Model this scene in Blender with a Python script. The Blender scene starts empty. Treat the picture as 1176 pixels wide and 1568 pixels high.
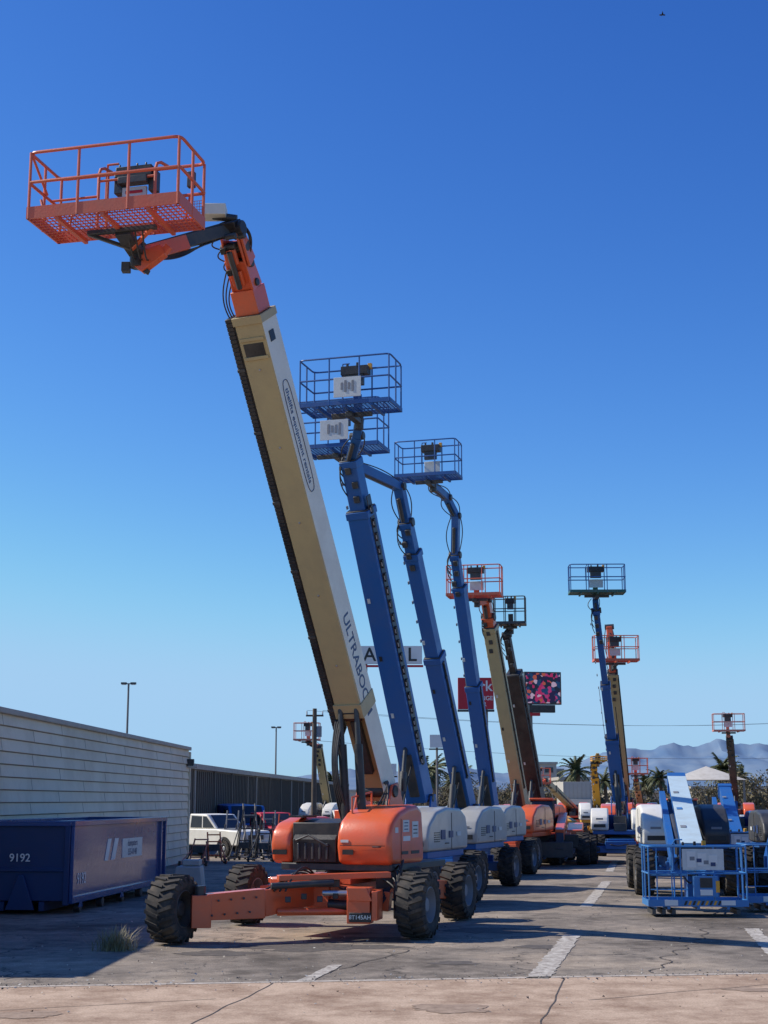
import bpy, bmesh, math, random
from mathutils import Vector, Matrix, noise
random.seed(7)
V=Vector
# ---------------------------------------------------------------- image pixels to world positions
H=2.45; TH=math.radians(11.02); F=2264.0
def S(u,v,Y):
    """world position (metres) of image pixel (u,v) projected out to a chosen depth of Y metres"""
    dz=Y*math.tan(TH+math.atan((784-v)/F)); zc=Y*math.cos(TH)+dz*math.sin(TH)
    return V(((u-588)/F*zc,Y,H+dz))
def Gp(u,v,z=0.0):  # image pixel projected onto the ground plane
    Y=H/math.tan(math.atan((v-784)/F)-TH); p=S(u,v,Y); return V((p.x,p.y,z))
scn=bpy.context.scene
# ---------------------------------------------------------------- materials
def newmat(name):
    m=bpy.data.materials.new(name); m.use_nodes=True
    nt=m.node_tree; b=nt.nodes['Principled BSDF']; return m,nt,b
def N(nt,t,**k):
    n=nt.nodes.new(t)
    for a,b in k.items(): setattr(n,a,b)
    return n
def paint(name,c,rough=.4,dirt=.3,metal=0.0,scale=2.0,dirtc=(.22,.18,.13),bump=.05,spec=.5,coat=0):
    m,nt,b=newmat(name); L=nt.links
    tc=N(nt,'ShaderNodeTexCoord'); n1=N(nt,'ShaderNodeTexNoise'); n1.inputs['Scale'].default_value=scale; n1.inputs['Detail'].default_value=9; n1.inputs['Roughness'].default_value=.65
    L.new(tc.outputs['Object'],n1.inputs['Vector'])
    mr=N(nt,'ShaderNodeMapRange'); mr.inputs['From Min'].default_value=.42; mr.inputs['From Max'].default_value=.75; mr.inputs['To Max'].default_value=dirt
    L.new(n1.outputs['Fac'],mr.inputs['Value'])
    mx=N(nt,'ShaderNodeMix',data_type='RGBA'); mx.inputs['A'].default_value=(*c,1); mx.inputs['B'].default_value=(*dirtc,1)
    L.new(mr.outputs['Result'],mx.inputs['Factor']); L.new(mx.outputs['Result'],b.inputs['Base Color'])
    mr2=N(nt,'ShaderNodeMapRange'); mr2.inputs['To Min'].default_value=max(.05,rough-.12); mr2.inputs['To Max'].default_value=min(1,rough+.25)
    L.new(n1.outputs['Fac'],mr2.inputs['Value']); L.new(mr2.outputs['Result'],b.inputs['Roughness'])
    b.inputs['Metallic'].default_value=metal; b.inputs['Specular IOR Level'].default_value=spec
    if coat: b.inputs['Coat Weight'].default_value=coat; b.inputs['Coat Roughness'].default_value=.08
    if bump:
        n2=N(nt,'ShaderNodeTexNoise'); n2.inputs['Scale'].default_value=scale*12; n2.inputs['Detail'].default_value=4
        L.new(tc.outputs['Object'],n2.inputs['Vector'])
        bp=N(nt,'ShaderNodeBump'); bp.inputs['Strength'].default_value=bump; bp.inputs['Distance'].default_value=.05
        L.new(n2.outputs['Fac'],bp.inputs['Height']); L.new(bp.outputs['Normal'],b.inputs['Normal'])
    return m
M={}
M['cream']=paint('cream_paint',(.50,.40,.20),.42,.30)  # cream darkened to tan for the boom underside's shade and ground bounce
M['creamlit']=paint('cream_lit_tone',(.80,.78,.64),.38,.18)  # same cream paint, whitened: sky light on the boom side is in the colour
M['orange']=paint('orange_paint',(.76,.125,.038),.30,.28,coat=.3)
M['orangerail']=paint('orange_rail_paint',(.68,.13,.06),.4,.35)
M['blue']=paint('blue_paint',(.016,.115,.36),.36,.22,dirtc=(.10,.13,.20))
M['bluerail']=paint('blue_rail_paint',(.018,.095,.30),.42,.2)
M['bluelt']=paint('blue_light_paint',(.04,.20,.48),.4,.25)
M['palepanel']=paint('pale_panel',(.52,.66,.70),.4,.3)
M['grey']=paint('grey_hood',(.40,.40,.38),.28,.30,coat=.2)
M['white']=paint('white_paint',(.78,.76,.68),.35,.28)
M['black']=paint('black_part',(.018,.018,.02),.4,.25)
M['dark']=paint('dark_steel',(.05,.055,.06),.4,.4,metal=.3)
M['steel']=paint('bright_steel',(.5,.5,.5),.3,.3,metal=.8)
M['rubber']=paint('tyre_rubber',(.028,.027,.026),.85,.75,dirtc=(.15,.12,.09),scale=5)
M['hubgrey']=paint('hub_grey',(.22,.24,.27),.5,.5)
M['hubdark']=paint('hub_dark',(.05,.045,.045),.5,.5)
M['faded']=paint('faded_red',(.60,.22,.16),.5,.3)
M['yellow']=paint('yellow_paint',(.75,.36,.03),.4,.25)
M['placard']=paint('placard',(.62,.64,.62),.45,.3,scale=7,dirtc=(.25,.27,.3))
M['decal']=paint('decal_blue',(.02,.05,.15),.4,.1)
M['decalk']=paint('decal_black',(.02,.02,.02),.4,.1)
M['greenish']=paint('green_deck',(.02,.12,.10),.5,.3)
M['glass']=paint('window_glass',(.03,.04,.05),.08,.1,bump=0)
M['containerblue']=paint('container_blue',(.010,.055,.21),.17,.3,scale=.8,dirtc=(.06,.075,.12),bump=.18,coat=.6)
M['containerdark']=paint('container_dark',(.010,.038,.13),.45,.4,scale=.9,dirtc=(.05,.05,.06))
M['red']=paint('sign_red',(.50,.012,.03),.5,.1)
M['signwhite']=paint('sign_white',(.75,.75,.72),.5,.2,scale=.6)
M['block']=paint('concrete_block',(.55,.52,.46),.85,.4)
M['siding']=paint('wall_siding',(.76,.68,.52),.7,.5,scale=.6,dirtc=(.46,.39,.27),bump=.2)
M['grooveshade']=paint('wall_groove_shade',(.28,.25,.20),.8,.3)  # siding colour darkened to paint the shade inside each lap groove
M['metalwall']=paint('metal_wall',(.135,.115,.09),.6,.4,scale=.5,dirtc=(.2,.17,.14))
M['trim']=paint('roof_trim',(.42,.38,.32),.6,.3)
M['stucco']=paint('stucco',(.42,.36,.28),.85,.3,scale=.3)
M['stucco2']=paint('stucco_white',(.48,.45,.40),.85,.3,scale=.3)
M['pole']=paint('pole_steel',(.20,.19,.18),.5,.3)
M['wood']=paint('wood_pole',(.10,.075,.055),.8,.4)
M['wire']=paint('wire',(.03,.03,.03),.6,.1,bump=0)
def leafmat(name,c1,c2):
    m,nt,b=newmat(name); L=nt.links
    g=N(nt,'ShaderNodeNewGeometry'); n=N(nt,'ShaderNodeTexNoise'); n.inputs['Scale'].default_value=1.4
    L.new(g.outputs['Position'],n.inputs['Vector'])
    r=N(nt,'ShaderNodeValToRGB'); r.color_ramp.elements[0].position=.35; r.color_ramp.elements[1].position=.65
    r.color_ramp.elements[0].color=(*c1,1); r.color_ramp.elements[1].color=(*c2,1)
    L.new(n.outputs['Fac'],r.inputs['Fac']); L.new(r.outputs['Color'],b.inputs['Base Color']); b.inputs['Roughness'].default_value=.7
    return m
M['palm']=leafmat('palm_leaf',(.04,.055,.02),(.11,.12,.045))
M['leaf']=leafmat('tree_leaf',(.06,.055,.028),(.18,.15,.075))
M['weed']=leafmat('dry_weed',(.22,.20,.10),(.42,.34,.19))
def ground_mat():
    m,nt,b=newmat('asphalt_ground'); L=nt.links
    g=N(nt,'ShaderNodeNewGeometry')
    def noi(s,d=6,r=.6):
        n=N(nt,'ShaderNodeTexNoise'); n.inputs['Scale'].default_value=s; n.inputs['Detail'].default_value=d; n.inputs['Roughness'].default_value=r
        L.new(g.outputs['Position'],n.inputs['Vector']); return n
    big=noi(.24,10,.72); fine=noi(48,3); mid=noi(2.0,9,.78)
    r=N(nt,'ShaderNodeValToRGB'); e=r.color_ramp.elements
    e[0].position=.36; e[0].color=(.115,.096,.076,1); e[1].position=.62; e[1].color=(.37,.30,.225,1)
    x=e.new(.49); x.color=(.245,.207,.165,1)
    L.new(big.outputs['Fac'],r.inputs['Fac'])
    mx=N(nt,'ShaderNodeMix',data_type='RGBA',blend_type='OVERLAY'); mx.inputs['Factor'].default_value=1.0
    L.new(r.outputs['Color'],mx.inputs['A']); L.new(mid.outputs['Fac'],mx.inputs['B'])
    mx2=N(nt,'ShaderNodeMix',data_type='RGBA',blend_type='OVERLAY'); mx2.inputs['Factor'].default_value=.9
    L.new(mx.outputs['Result'],mx2.inputs['A']); L.new(fine.outputs['Fac'],mx2.inputs['B'])
    sp=noi(1.1,3,.5); mrs=N(nt,'ShaderNodeMapRange'); mrs.inputs['From Min'].default_value=.60; mrs.inputs['From Max'].default_value=.70; mrs.inputs['To Max'].default_value=.7
    L.new(sp.outputs['Fac'],mrs.inputs['Value'])
    mxs=N(nt,'ShaderNodeMix',data_type='RGBA'); mxs.inputs['B'].default_value=(.08,.068,.055,1)
    L.new(mrs.outputs['Result'],mxs.inputs['Factor']); L.new(mx2.outputs['Result'],mxs.inputs['A'])
    nd=noi(.9,5); ad=N(nt,'ShaderNodeVectorMath',operation='MULTIPLY_ADD'); ad.inputs[1].default_value=(2.2,2.2,0)
    L.new(nd.outputs['Color'],ad.inputs[0]); L.new(g.outputs['Position'],ad.inputs[2])
    vo=N(nt,'ShaderNodeTexVoronoi',feature='DISTANCE_TO_EDGE'); vo.inputs['Scale'].default_value=.30; L.new(ad.outputs[0],vo.inputs['Vector'])
    mr=N(nt,'ShaderNodeMapRange'); mr.inputs['From Min'].default_value=.002; mr.inputs['From Max'].default_value=.009; mr.inputs['To Min'].default_value=.8; mr.inputs['To Max'].default_value=0
    L.new(vo.outputs['Distance'],mr.inputs['Value'])
    fm=N(nt,'ShaderNodeMath',operation='MULTIPLY'); fr=N(nt,'ShaderNodeMapRange'); fr.inputs['From Min'].default_value=.40; fr.inputs['From Max'].default_value=.52
    L.new(noi(.35,2).outputs['Fac'],fr.inputs['Value']); L.new(fr.outputs['Result'],fm.inputs[0]); L.new(mr.outputs['Result'],fm.inputs[1])
    mx3=N(nt,'ShaderNodeMix',data_type='RGBA'); mx3.inputs['B'].default_value=(.035,.032,.03,1)
    L.new(fm.outputs[0],mx3.inputs['Factor']); L.new(mxs.outputs['Result'],mx3.inputs['A'])
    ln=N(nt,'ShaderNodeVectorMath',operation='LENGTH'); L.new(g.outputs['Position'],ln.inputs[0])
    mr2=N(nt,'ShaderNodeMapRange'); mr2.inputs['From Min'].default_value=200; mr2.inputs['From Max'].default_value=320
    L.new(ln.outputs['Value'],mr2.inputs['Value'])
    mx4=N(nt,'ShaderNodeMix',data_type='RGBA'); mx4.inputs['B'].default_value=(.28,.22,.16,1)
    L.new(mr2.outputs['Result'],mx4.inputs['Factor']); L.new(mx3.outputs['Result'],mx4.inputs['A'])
    L.new(mx4.outputs['Result'],b.inputs['Base Color']); b.inputs['Roughness'].default_value=.95; b.inputs['Specular IOR Level'].default_value=.25
    bp=N(nt,'ShaderNodeBump'); bp.inputs['Strength'].default_value=.5; bp.inputs['Distance'].default_value=.02
    L.new(fine.outputs['Fac'],bp.inputs['Height']); L.new(bp.outputs['Normal'],b.inputs['Normal'])
    return m
def concrete_mat():
    m,nt,b=newmat('pink_concrete'); L=nt.links
    g=N(nt,'ShaderNodeNewGeometry')
    def noi(s,d=6,r=.6):
        n=N(nt,'ShaderNodeTexNoise'); n.inputs['Scale'].default_value=s; n.inputs['Detail'].default_value=d; n.inputs['Roughness'].default_value=r
        L.new(g.outputs['Position'],n.inputs['Vector']); return n
    a=noi(.9,10,.78); f=noi(40,4,.7)
    r=N(nt,'ShaderNodeValToRGB'); e=r.color_ramp.elements
    e[0].position=.36; e[0].color=(.27,.175,.115,1); e[1].position=.58; e[1].color=(.54,.40,.285,1)
    L.new(a.outputs['Fac'],r.inputs['Fac'])
    mx=N(nt,'ShaderNodeMix',data_type='RGBA',blend_type='OVERLAY'); mx.inputs['Factor'].default_value=.7
    L.new(r.outputs['Color'],mx.inputs['A']); L.new(f.outputs['Fac'],mx.inputs['B'])
    L.new(mx.outputs['Result'],b.inputs['Base Color']); b.inputs['Roughness'].default_value=.95; b.inputs['Specular IOR Level'].default_value=.25
    bp=N(nt,'ShaderNodeBump'); bp.inputs['Strength'].default_value=.4; bp.inputs['Distance'].default_value=.01
    L.new(f.outputs['Fac'],bp.inputs['Height']); L.new(bp.outputs['Normal'],b.inputs['Normal'])
    return m
def worn_mat(name,c,under,lo=.45,hi=.55):
    m,nt,b=newmat(name); L=nt.links
    g=N(nt,'ShaderNodeNewGeometry'); n=N(nt,'ShaderNodeTexNoise'); n.inputs['Scale'].default_value=7; n.inputs['Detail'].default_value=9; n.inputs['Roughness'].default_value=.75
    L.new(g.outputs['Position'],n.inputs['Vector'])
    mr=N(nt,'ShaderNodeMapRange'); mr.inputs['From Min'].default_value=lo; mr.inputs['From Max'].default_value=hi
    L.new(n.outputs['Fac'],mr.inputs['Value'])
    mx=N(nt,'ShaderNodeMix',data_type='RGBA'); mx.inputs['A'].default_value=(*under,1); mx.inputs['B'].default_value=(*c,1)
    L.new(mr.outputs['Result'],mx.inputs['Factor']); L.new(mx.outputs['Result'],b.inputs['Base Color']); b.inputs['Roughness'].default_value=.9
    return m
M['ground']=ground_mat(); M['conc']=concrete_mat()
M['stripe']=worn_mat('worn_white_paint',(.60,.56,.48),(.27,.23,.19),.42,.60)
M['edge']=worn_mat('edge_strip',(.54,.47,.39),(.28,.24,.195),.35,.55)
M['joint']=worn_mat('joint_fill',(.05,.045,.04),(.14,.11,.09),.35,.6)
M['stain']=worn_mat('patch_stain',(.22,.15,.10),(.40,.29,.205),.38,.66)
M['oil']=worn_mat('oil_stain',(.06,.052,.045),(.16,.135,.11),.35,.65)
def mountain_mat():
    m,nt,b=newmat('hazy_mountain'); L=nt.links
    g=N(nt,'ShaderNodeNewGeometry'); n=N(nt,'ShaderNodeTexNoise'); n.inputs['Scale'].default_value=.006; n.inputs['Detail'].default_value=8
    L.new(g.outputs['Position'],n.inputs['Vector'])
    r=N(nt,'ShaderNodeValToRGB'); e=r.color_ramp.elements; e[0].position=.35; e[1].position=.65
    e[0].color=(.12,.20,.32,1); e[1].color=(.19,.26,.35,1)  # blue distance haze is mixed into the rock colour
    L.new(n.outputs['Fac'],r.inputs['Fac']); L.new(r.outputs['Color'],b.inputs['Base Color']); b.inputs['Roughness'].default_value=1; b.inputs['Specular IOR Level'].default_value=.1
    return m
def screen_mat():
    m,nt,b=newmat('led_screen'); L=nt.links
    tc=N(nt,'ShaderNodeTexCoord'); vo=N(nt,'ShaderNodeTexVoronoi'); vo.inputs['Scale'].default_value=3.2; L.new(tc.outputs['Object'],vo.inputs['Vector'])
    r=N(nt,'ShaderNodeValToRGB'); e=r.color_ramp.elements
    sx=N(nt,'ShaderNodeSeparateColor'); L.new(vo.outputs['Color'],sx.inputs['Color'])
    r.color_ramp.interpolation='CONSTANT'
    e[0].color=(.5,.02,.10,1); e[1].position=.90; e[1].color=(.6,.4,.45,1)
    for p,c in ((.14,(.01,.015,.03,1)),(.36,(.5,.04,.15,1)),(.46,(.01,.05,.12,1)),(.66,(.5,.10,.05,1)),(.74,(.02,.01,.05,1))):
        x=e.new(p); x.color=c
    L.new(sx.outputs['Red'],r.inputs['Fac']); L.new(r.outputs['Color'],b.inputs['Base Color']); L.new(r.outputs['Color'],b.inputs['Emission Color']); b.inputs['Emission Strength'].default_value=.4
    return m
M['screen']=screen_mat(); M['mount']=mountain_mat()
# ---------------------------------------------------------------- geometry helpers
def top(name,loc):
    o=bpy.data.objects.new(name,None); o.location=V(loc); o.empty_display_size=.3
    scn.collection.objects.link(o); return o
def adopt(o,parent):
    scn.collection.objects.link(o) if o.name not in scn.collection.objects else None
    if parent is not None:
        o.parent=parent; o.matrix_parent_inverse=Matrix.Translation(parent.location).inverted()
class Part:
    def __init__(s,name,parent=None,bevel=0,seg=2,ang=50):
        s.name=name; s.parent=parent; s.bm=bmesh.new(); s.mats=[]; s.bev=bevel; s.seg=seg; s.ang=ang
    def mi(s,mat):
        mat=M[mat] if isinstance(mat,str) else mat
        if mat not in s.mats: s.mats.append(mat)
        return s.mats.index(mat)
    def raw(s,vs,fs,mat):
        i=s.mi(mat); bv=[s.bm.verts.new(v) for v in vs]
        for f in fs:
            try:
                fc=s.bm.faces.new([bv[k] for k in f]); fc.material_index=i; fc.smooth=True
            except ValueError: pass
    def box(s,c,size,mat,X=V((1,0,0)),Y=V((0,1,0)),Z=V((0,0,1))):
        c=V(c); a,b,d=[x/2 for x in size]
        vs=[c+X*(a*i)+Y*(b*j)+Z*(d*k) for i in(-1,1) for j in(-1,1) for k in(-1,1)]
        s.raw(vs,[(0,1,3,2),(4,6,7,5),(0,4,5,1),(2,3,7,6),(0,2,6,4),(1,5,7,3)],mat)
    def beam(s,p0,p1,w,h,mat,side=None,w1=None,h1=None):
        p0=V(p0);p1=V(p1); d=(p1-p0).normalized()
        if side is None: side=d.cross(V((0,0,1))) if abs(d.z)<.95 else V((1,0,0))
        side=V(side); side=(side-d*side.dot(d)).normalized(); n=d.cross(side)
        w1=w1 or w; h1=h1 or h; vs=[]
        for p,a,b in((p0,w,h),(p1,w1,h1)):
            for i,j in((-1,-1),(1,-1),(1,1),(-1,1)): vs.append(p+side*(a/2*i)+n*(b/2*j))
        s.raw(vs,[(3,2,1,0),(4,5,6,7),(0,1,5,4),(1,2,6,5),(2,3,7,6),(3,0,4,7)],mat)
    def cyl(s,p0,p1,r,mat,r1=None,n=14):
        p0=V(p0);p1=V(p1); r1=r if r1 is None else r1
        d=(p1-p0).normalized(); a=d.orthogonal().normalized(); b=d.cross(a); vs=[]
        for p,q in((p0,r),(p1,r1)):
            for i in range(n):
                t=2*math.pi*i/n; vs.append(p+a*(q*math.cos(t))+b*(q*math.sin(t)))
        fs=[(i,(i+1)%n,n+(i+1)%n,n+i) for i in range(n)]+[tuple(range(n-1,-1,-1)),tuple(range(n,2*n))]
        s.raw(vs,fs,mat)
    def tube(s,pts,r,mat,n=8,closed=False):
        pts=[V(p) for p in pts]; m=len(pts); vs=[]; a=None
        for i,p in enumerate(pts):
            if closed: t=(pts[(i+1)%m]-pts[i-1]).normalized()
            else: t=(pts[min(i+1,m-1)]-pts[max(i-1,0)]).normalized()
            if a is None: a=t.orthogonal().normalized()
            a=(a-t*a.dot(t)).normalized(); b=t.cross(a)
            for k in range(n):
                q=2*math.pi*k/n; vs.append(p+a*(r*math.cos(q))+b*(r*math.sin(q)))
        fs=[]
        for i in range(m if closed else m-1):
            j=(i+1)%m
            for k in range(n): fs.append((i*n+k,i*n+(k+1)%n,j*n+(k+1)%n,j*n+k))
        if not closed: fs+= [tuple(range(n-1,-1,-1)),tuple(range((m-1)*n,m*n))]
        s.raw(vs,fs,mat)
    def prism(s,poly,O,A,B,C,depth,mat):
        O=V(O); n=len(poly); vs=[]
        for k in(-1,1):
            for x,y in poly: vs.append(O+A*x+B*y+C*(depth/2*k))
        s.raw(vs,[tuple(range(n-1,-1,-1)),tuple(range(n,2*n))]+[(i,(i+1)%n,n+(i+1)%n,n+i) for i in range(n)],mat)
    def quad(s,a,b,c,d,mat): s.raw([a,b,c,d],[(0,1,2,3)],mat)
    def mesh(s,fixn=True):
        if fixn: bmesh.ops.recalc_face_normals(s.bm,faces=s.bm.faces)
        me=bpy.data.meshes.new(s.name); s.bm.to_mesh(me); s.bm.free()
        for m in s.mats: me.materials.append(m)
        try: me.set_sharp_from_angle(angle=math.radians(38))
        except Exception: pass
        return me
    def done(s,fixn=True):
        o=bpy.data.objects.new(s.name,s.mesh(fixn)); adopt(o,s.parent)
        if s.bev:
            b=o.modifiers.new('bevel','BEVEL'); b.width=s.bev; b.segments=s.seg; b.limit_method='ANGLE'; b.angle_limit=math.radians(s.ang)
        return o
def rounded(pts,rad=.12,k=4):
    out=[]; m=len(pts)
    for i in range(m):
        p=V(pts[i]); a=V(pts[i-1]); b=V(pts[(i+1)%m])
        p0=p+(a-p).normalized()*rad; p1=p+(b-p).normalized()*rad
        for j in range(k+1):
            t=j/k; out.append(p0*(1-t)**2+p*2*t*(1-t)+p1*t*t)
    return out
def sag(p0,p1,dz,k=12):
    return [V(p0).lerp(V(p1),i/k)+V((0,0,-4*dz*(i/k)*(1-i/k))) for i in range(k+1)]
def hose(p0,p1,off,k=10):
    return [V(p0).lerp(V(p1),i/k)+V(off)*math.sin(math.pi*i/k) for i in range(k+1)]
def text(name,parent,body,loc,xd,up,size,mat,align='CENTER',ext=.001):
    cu=bpy.data.curves.new(name,'FONT'); cu.body=body; cu.size=size; cu.align_x=align; cu.align_y='CENTER'; cu.extrude=ext; cu.offset=size*.012
    cu.materials.append(M[mat]); o=bpy.data.objects.new(name,cu); adopt(o,parent)
    xd=V(xd).normalized(); up=V(up); up=(up-xd*up.dot(xd)).normalized(); zd=xd.cross(up)
    mt=Matrix.Identity(4)
    for i,c in enumerate((xd,up,zd)):
        for j in range(3): mt[j][i]=c[j]
    mt.translation=V(loc); o.matrix_basis=mt
    if parent is not None: o.matrix_parent_inverse=Matrix.Translation(parent.location).inverted()
    return o
# wheel -------------------------------------------------------------
WH={}
def wheelmesh(hub):
    if hub in WH: return WH[hub]
    p=Part('wheel'); n=40
    def lathe(prof,mat):
        vs=[];m=len(prof)
        for i in range(n):
            t=2*math.pi*i/n
            for x,r in prof: vs.append(V((x,r*math.cos(t),r*math.sin(t))))
        fs=[(i*m+k,i*m+k+1,((i+1)%n)*m+k+1,((i+1)%n)*m+k) for i in range(n) for k in range(m-1)]
        p.raw(vs,fs,mat)
    lathe([(-.19,.30),(-.225,.36),(-.235,.45),(-.215,.52),(-.16,.54),(.16,.54),(.215,.52),(.235,.45),(.225,.36),(.19,.30)],'rubber')
    for sg in(-1,1):
        lathe([(.19*sg,.30),(.20*sg,.315),(.205*sg,.30),(.17*sg,.285),(.06*sg,.25),(.05*sg,.15),(.13*sg,.13),(.15*sg,.11),(.15*sg,.001)],hub)
        for i in range(20):
            t=2*math.pi*(i+(.5 if sg>0 else 0))/20; t2=t+.16
            def q(x,r,tt): return V((x*sg,r*math.cos(tt),r*math.sin(tt)))
            w=.055; vs=[q(.0,.53,t2-w),q(.0,.53,t2+w),q(.235,.50,t+w*1.2),q(.235,.50,t-w*1.2),q(.0,.578,t2-w*.8),q(.0,.578,t2+w*.8),q(.222,.568,t+w),q(.222,.568,t-w)]
            p.raw(vs,[(0,1,2,3),(4,7,6,5),(0,4,5,1),(1,5,6,2),(2,6,7,3),(3,7,4,0)],'rubber')
            vs=[q(.222,.568,t+w),q(.222,.568,t-w),q(.248,.46,t-w*.7),q(.248,.46,t+w*.7),q(.20,.50,t+w),q(.20,.50,t-w),q(.20,.45,t-w),q(.20,.45,t+w)]
            p.raw(vs,[(0,1,2,3),(0,4,5,1),(1,5,6,2),(2,6,7,3),(3,7,4,0)],'rubber')
        for i in range(8):
            t=2*math.pi*i/8; p.cyl((.05*sg,.2*math.cos(t),.2*math.sin(t)),(.085*sg,.2*math.cos(t),.2*math.sin(t)),.018,hub,n=6)
    WH[hub]=p.mesh(); return WH[hub]
def wheel(parent,c,ax,R,hub='hubgrey',wscale=1.0):
    o=bpy.data.objects.new('wheel',wheelmesh(hub)); adopt(o,parent)
    ax=V((ax[0],ax[1],0)).normalized(); s=R/.578
    rot=Matrix.Rotation(math.atan2(ax.y,ax.x),4,'Z')@Matrix.Rotation(random.random()*3,4,'X')@Matrix.Diagonal((s*wscale,s,s,1))
    o.matrix_basis=Matrix.Translation(V(c))@rot
    o.matrix_parent_inverse=Matrix.Translation(parent.location).inverted()
Z=V((0,0,1))
# basket ------------------------------------------------------------
def basket(parent,C,e,W,D=.9,Ht=1.1,rail='bluerail',toe='bluerail',r=.024,grid=True,toeh=.10,place=None,console=True,gridmat=None,posts=3,support=True):
    C=V(C); e=V((e[0],e[1],0)).normalized(); g=V((-e.y,e.x,0))
    def P(a,b,z): return C+e*(a*W/2)+g*(b*D/2)+Z*z
    p=Part('basket_rails',parent)
    for z in(Ht,Ht*.55):
        p.tube(rounded([P(-1,-1,z),P(1,-1,z),P(1,1,z),P(-1,1,z)],.13 if z==Ht else .05),r,rail,closed=True)
    for b in(-1,1):
        for i in range(posts+1):
            a=-1+2*i/posts
            if i==0: a=-.985
            if i==posts: a=.985
            p.tube([P(a,b,0),P(a,b,Ht)],r*.9,rail)
    for a in(-1,1): p.tube([P(a,0,0),P(a,0,Ht)],r*.9,rail)
    p.tube([P(-.35,1,Ht*.55),P(-.35,1,Ht),P(-.3,.8,Ht+.12),P(-.15,.8,Ht+.12)],r*.8,rail)
    p.done()
    f=Part('basket_floor',parent)
    gm=gridmat or toe
    for b in(-1,1): f.beam(P(-1.01,b,toeh/2),P(1.01,b,toeh/2),.03,toeh,toe,side=g)
    for a in(-1,1): f.beam(P(a,-1,toeh/2-.001),P(a,1,toeh/2-.001),.03,toeh-.01,toe,side=e)
    if grid:
        nx=int(W/.085)
        for i in range(1,nx): f.beam(P(-1+2*i/nx,-1,.03),P(-1+2*i/nx,1,.03),.012,.016,gm,side=e)
        for i in range(1,10): f.beam(P(-1,-1+i/5,.018),P(1,-1+i/5,.018),.012,.016,gm,side=g)
        for a in(-.6,0,.6): f.beam(P(a,-1,-.02),P(a,1,-.02),.06,.07,toe,side=e)
    else:
        f.box(C+Z*.03,(W-.04,D-.04,.03),gm,X=e,Y=g)
        for a in(-.6,0,.6): f.beam(P(a,-1,-.02),P(a,1,-.02),.06,.07,toe,side=e)
    f.done()
    q=Part('basket_console',parent,bevel=.015)
    if console:
        q.box(P(0,.75,Ht*.92),(W*.3,.3,.2),'black',X=e,Y=g)
        q.box(P(0,.62,Ht*.72),(W*.2,.12,.26),'dark',X=e,Y=g)
        q.box(P(.08,.5,Ht*1.03),(.06,.06,.1),'black',X=e,Y=g); q.box(P(-.16,.55,Ht*1.02),(.05,.05,.1),'black',X=e,Y=g)
        q.box(P(.3,.9,Ht*1.03),(.09,.09,.13),'yellow',X=e,Y=g)
    if place=='front':
        q.box(P(.08,-1.0,Ht*.36)-g*.03,(W*.30,.015,Ht*.42),'placard',X=e,Y=g)
        for k in range(4): q.box(P(.08-.12+k*.08,-1.0,Ht*.38)-g*.043,(W*.026,.006,Ht*.3*random.uniform(.4,1)),'hubgrey',X=e,Y=g)
    elif place=='rear':
        q.box(P(.02,.9,Ht*.42),(W*.26,.015,Ht*.3),'placard',X=e,Y=g)
    q.done()
    if support:
        u=Part('basket_mount',parent,bevel=.01)
        u.beam(P(-.45,.2,-.09),P(.45,.2,-.09),.1,.1,'dark',side=g)
        u.beam(P(0,-.3,-.12),P(0,1.25,-.12),.16,.12,'dark',side=e)
        u.cyl(P(0,1.25,-.3),P(0,1.25,.15),.11,'dark')
        u.beam(P(0,1.25,0),P(0,1.0,.5),.2,.06,toe,side=e)
        u.done()
    return P(0,1.3,-.1)
# chassis + turntable ---------------------------------------------------
def chassis(parent,c,f,wb=3.4,tr=2.3,R=.56,frame='blue',hub='hubgrey'):
    f=V((f[0],f[1],0)).normalized(); r=V((-f.y,f.x,0)); r=-r if r.x<0 else r
    c=V((c[0],c[1],0))
    p=Part('chassis_frame',parent,bevel=.02)
    p.beam(c-f*(wb/2-.1)+Z*.78,c+f*(wb/2+.05)+Z*.78,1.05,.36,frame,side=r)
    p.beam(c-f*(wb*.3)+Z*.98,c+f*(wb*.3)+Z*.98,.9,.1,'dark',side=r)
    for a in(-1,1):
        q=c+f*(a*wb/2)
        p.beam(q-r*(tr/2-.15)+Z*R,q+r*(tr/2-.15)+Z*R,.26,.26,frame,side=f)
        p.box(q+f*(a*.2)+Z*.72,(1.2,.12,.3),frame,X=r,Y=f)
        for b in(-1,1): p.cyl(q+r*(b*(tr/2-.35))+Z*R,q+r*(b*(tr/2-.05))+Z*R,.16,'dark')
        p.tube([q+f*(a*.3)-r*.4+Z*.75,q+f*(a*.33)-r*.1+Z*.7,q+f*(a*.3)+r*.3+Z*.78],.02,'black')
    p.done()
    for a in(-1,1):
        for b in(-1,1): wheel(parent,c+f*(a*wb/2)+r*(b*tr/2)+Z*R,r,R,hub)
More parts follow.
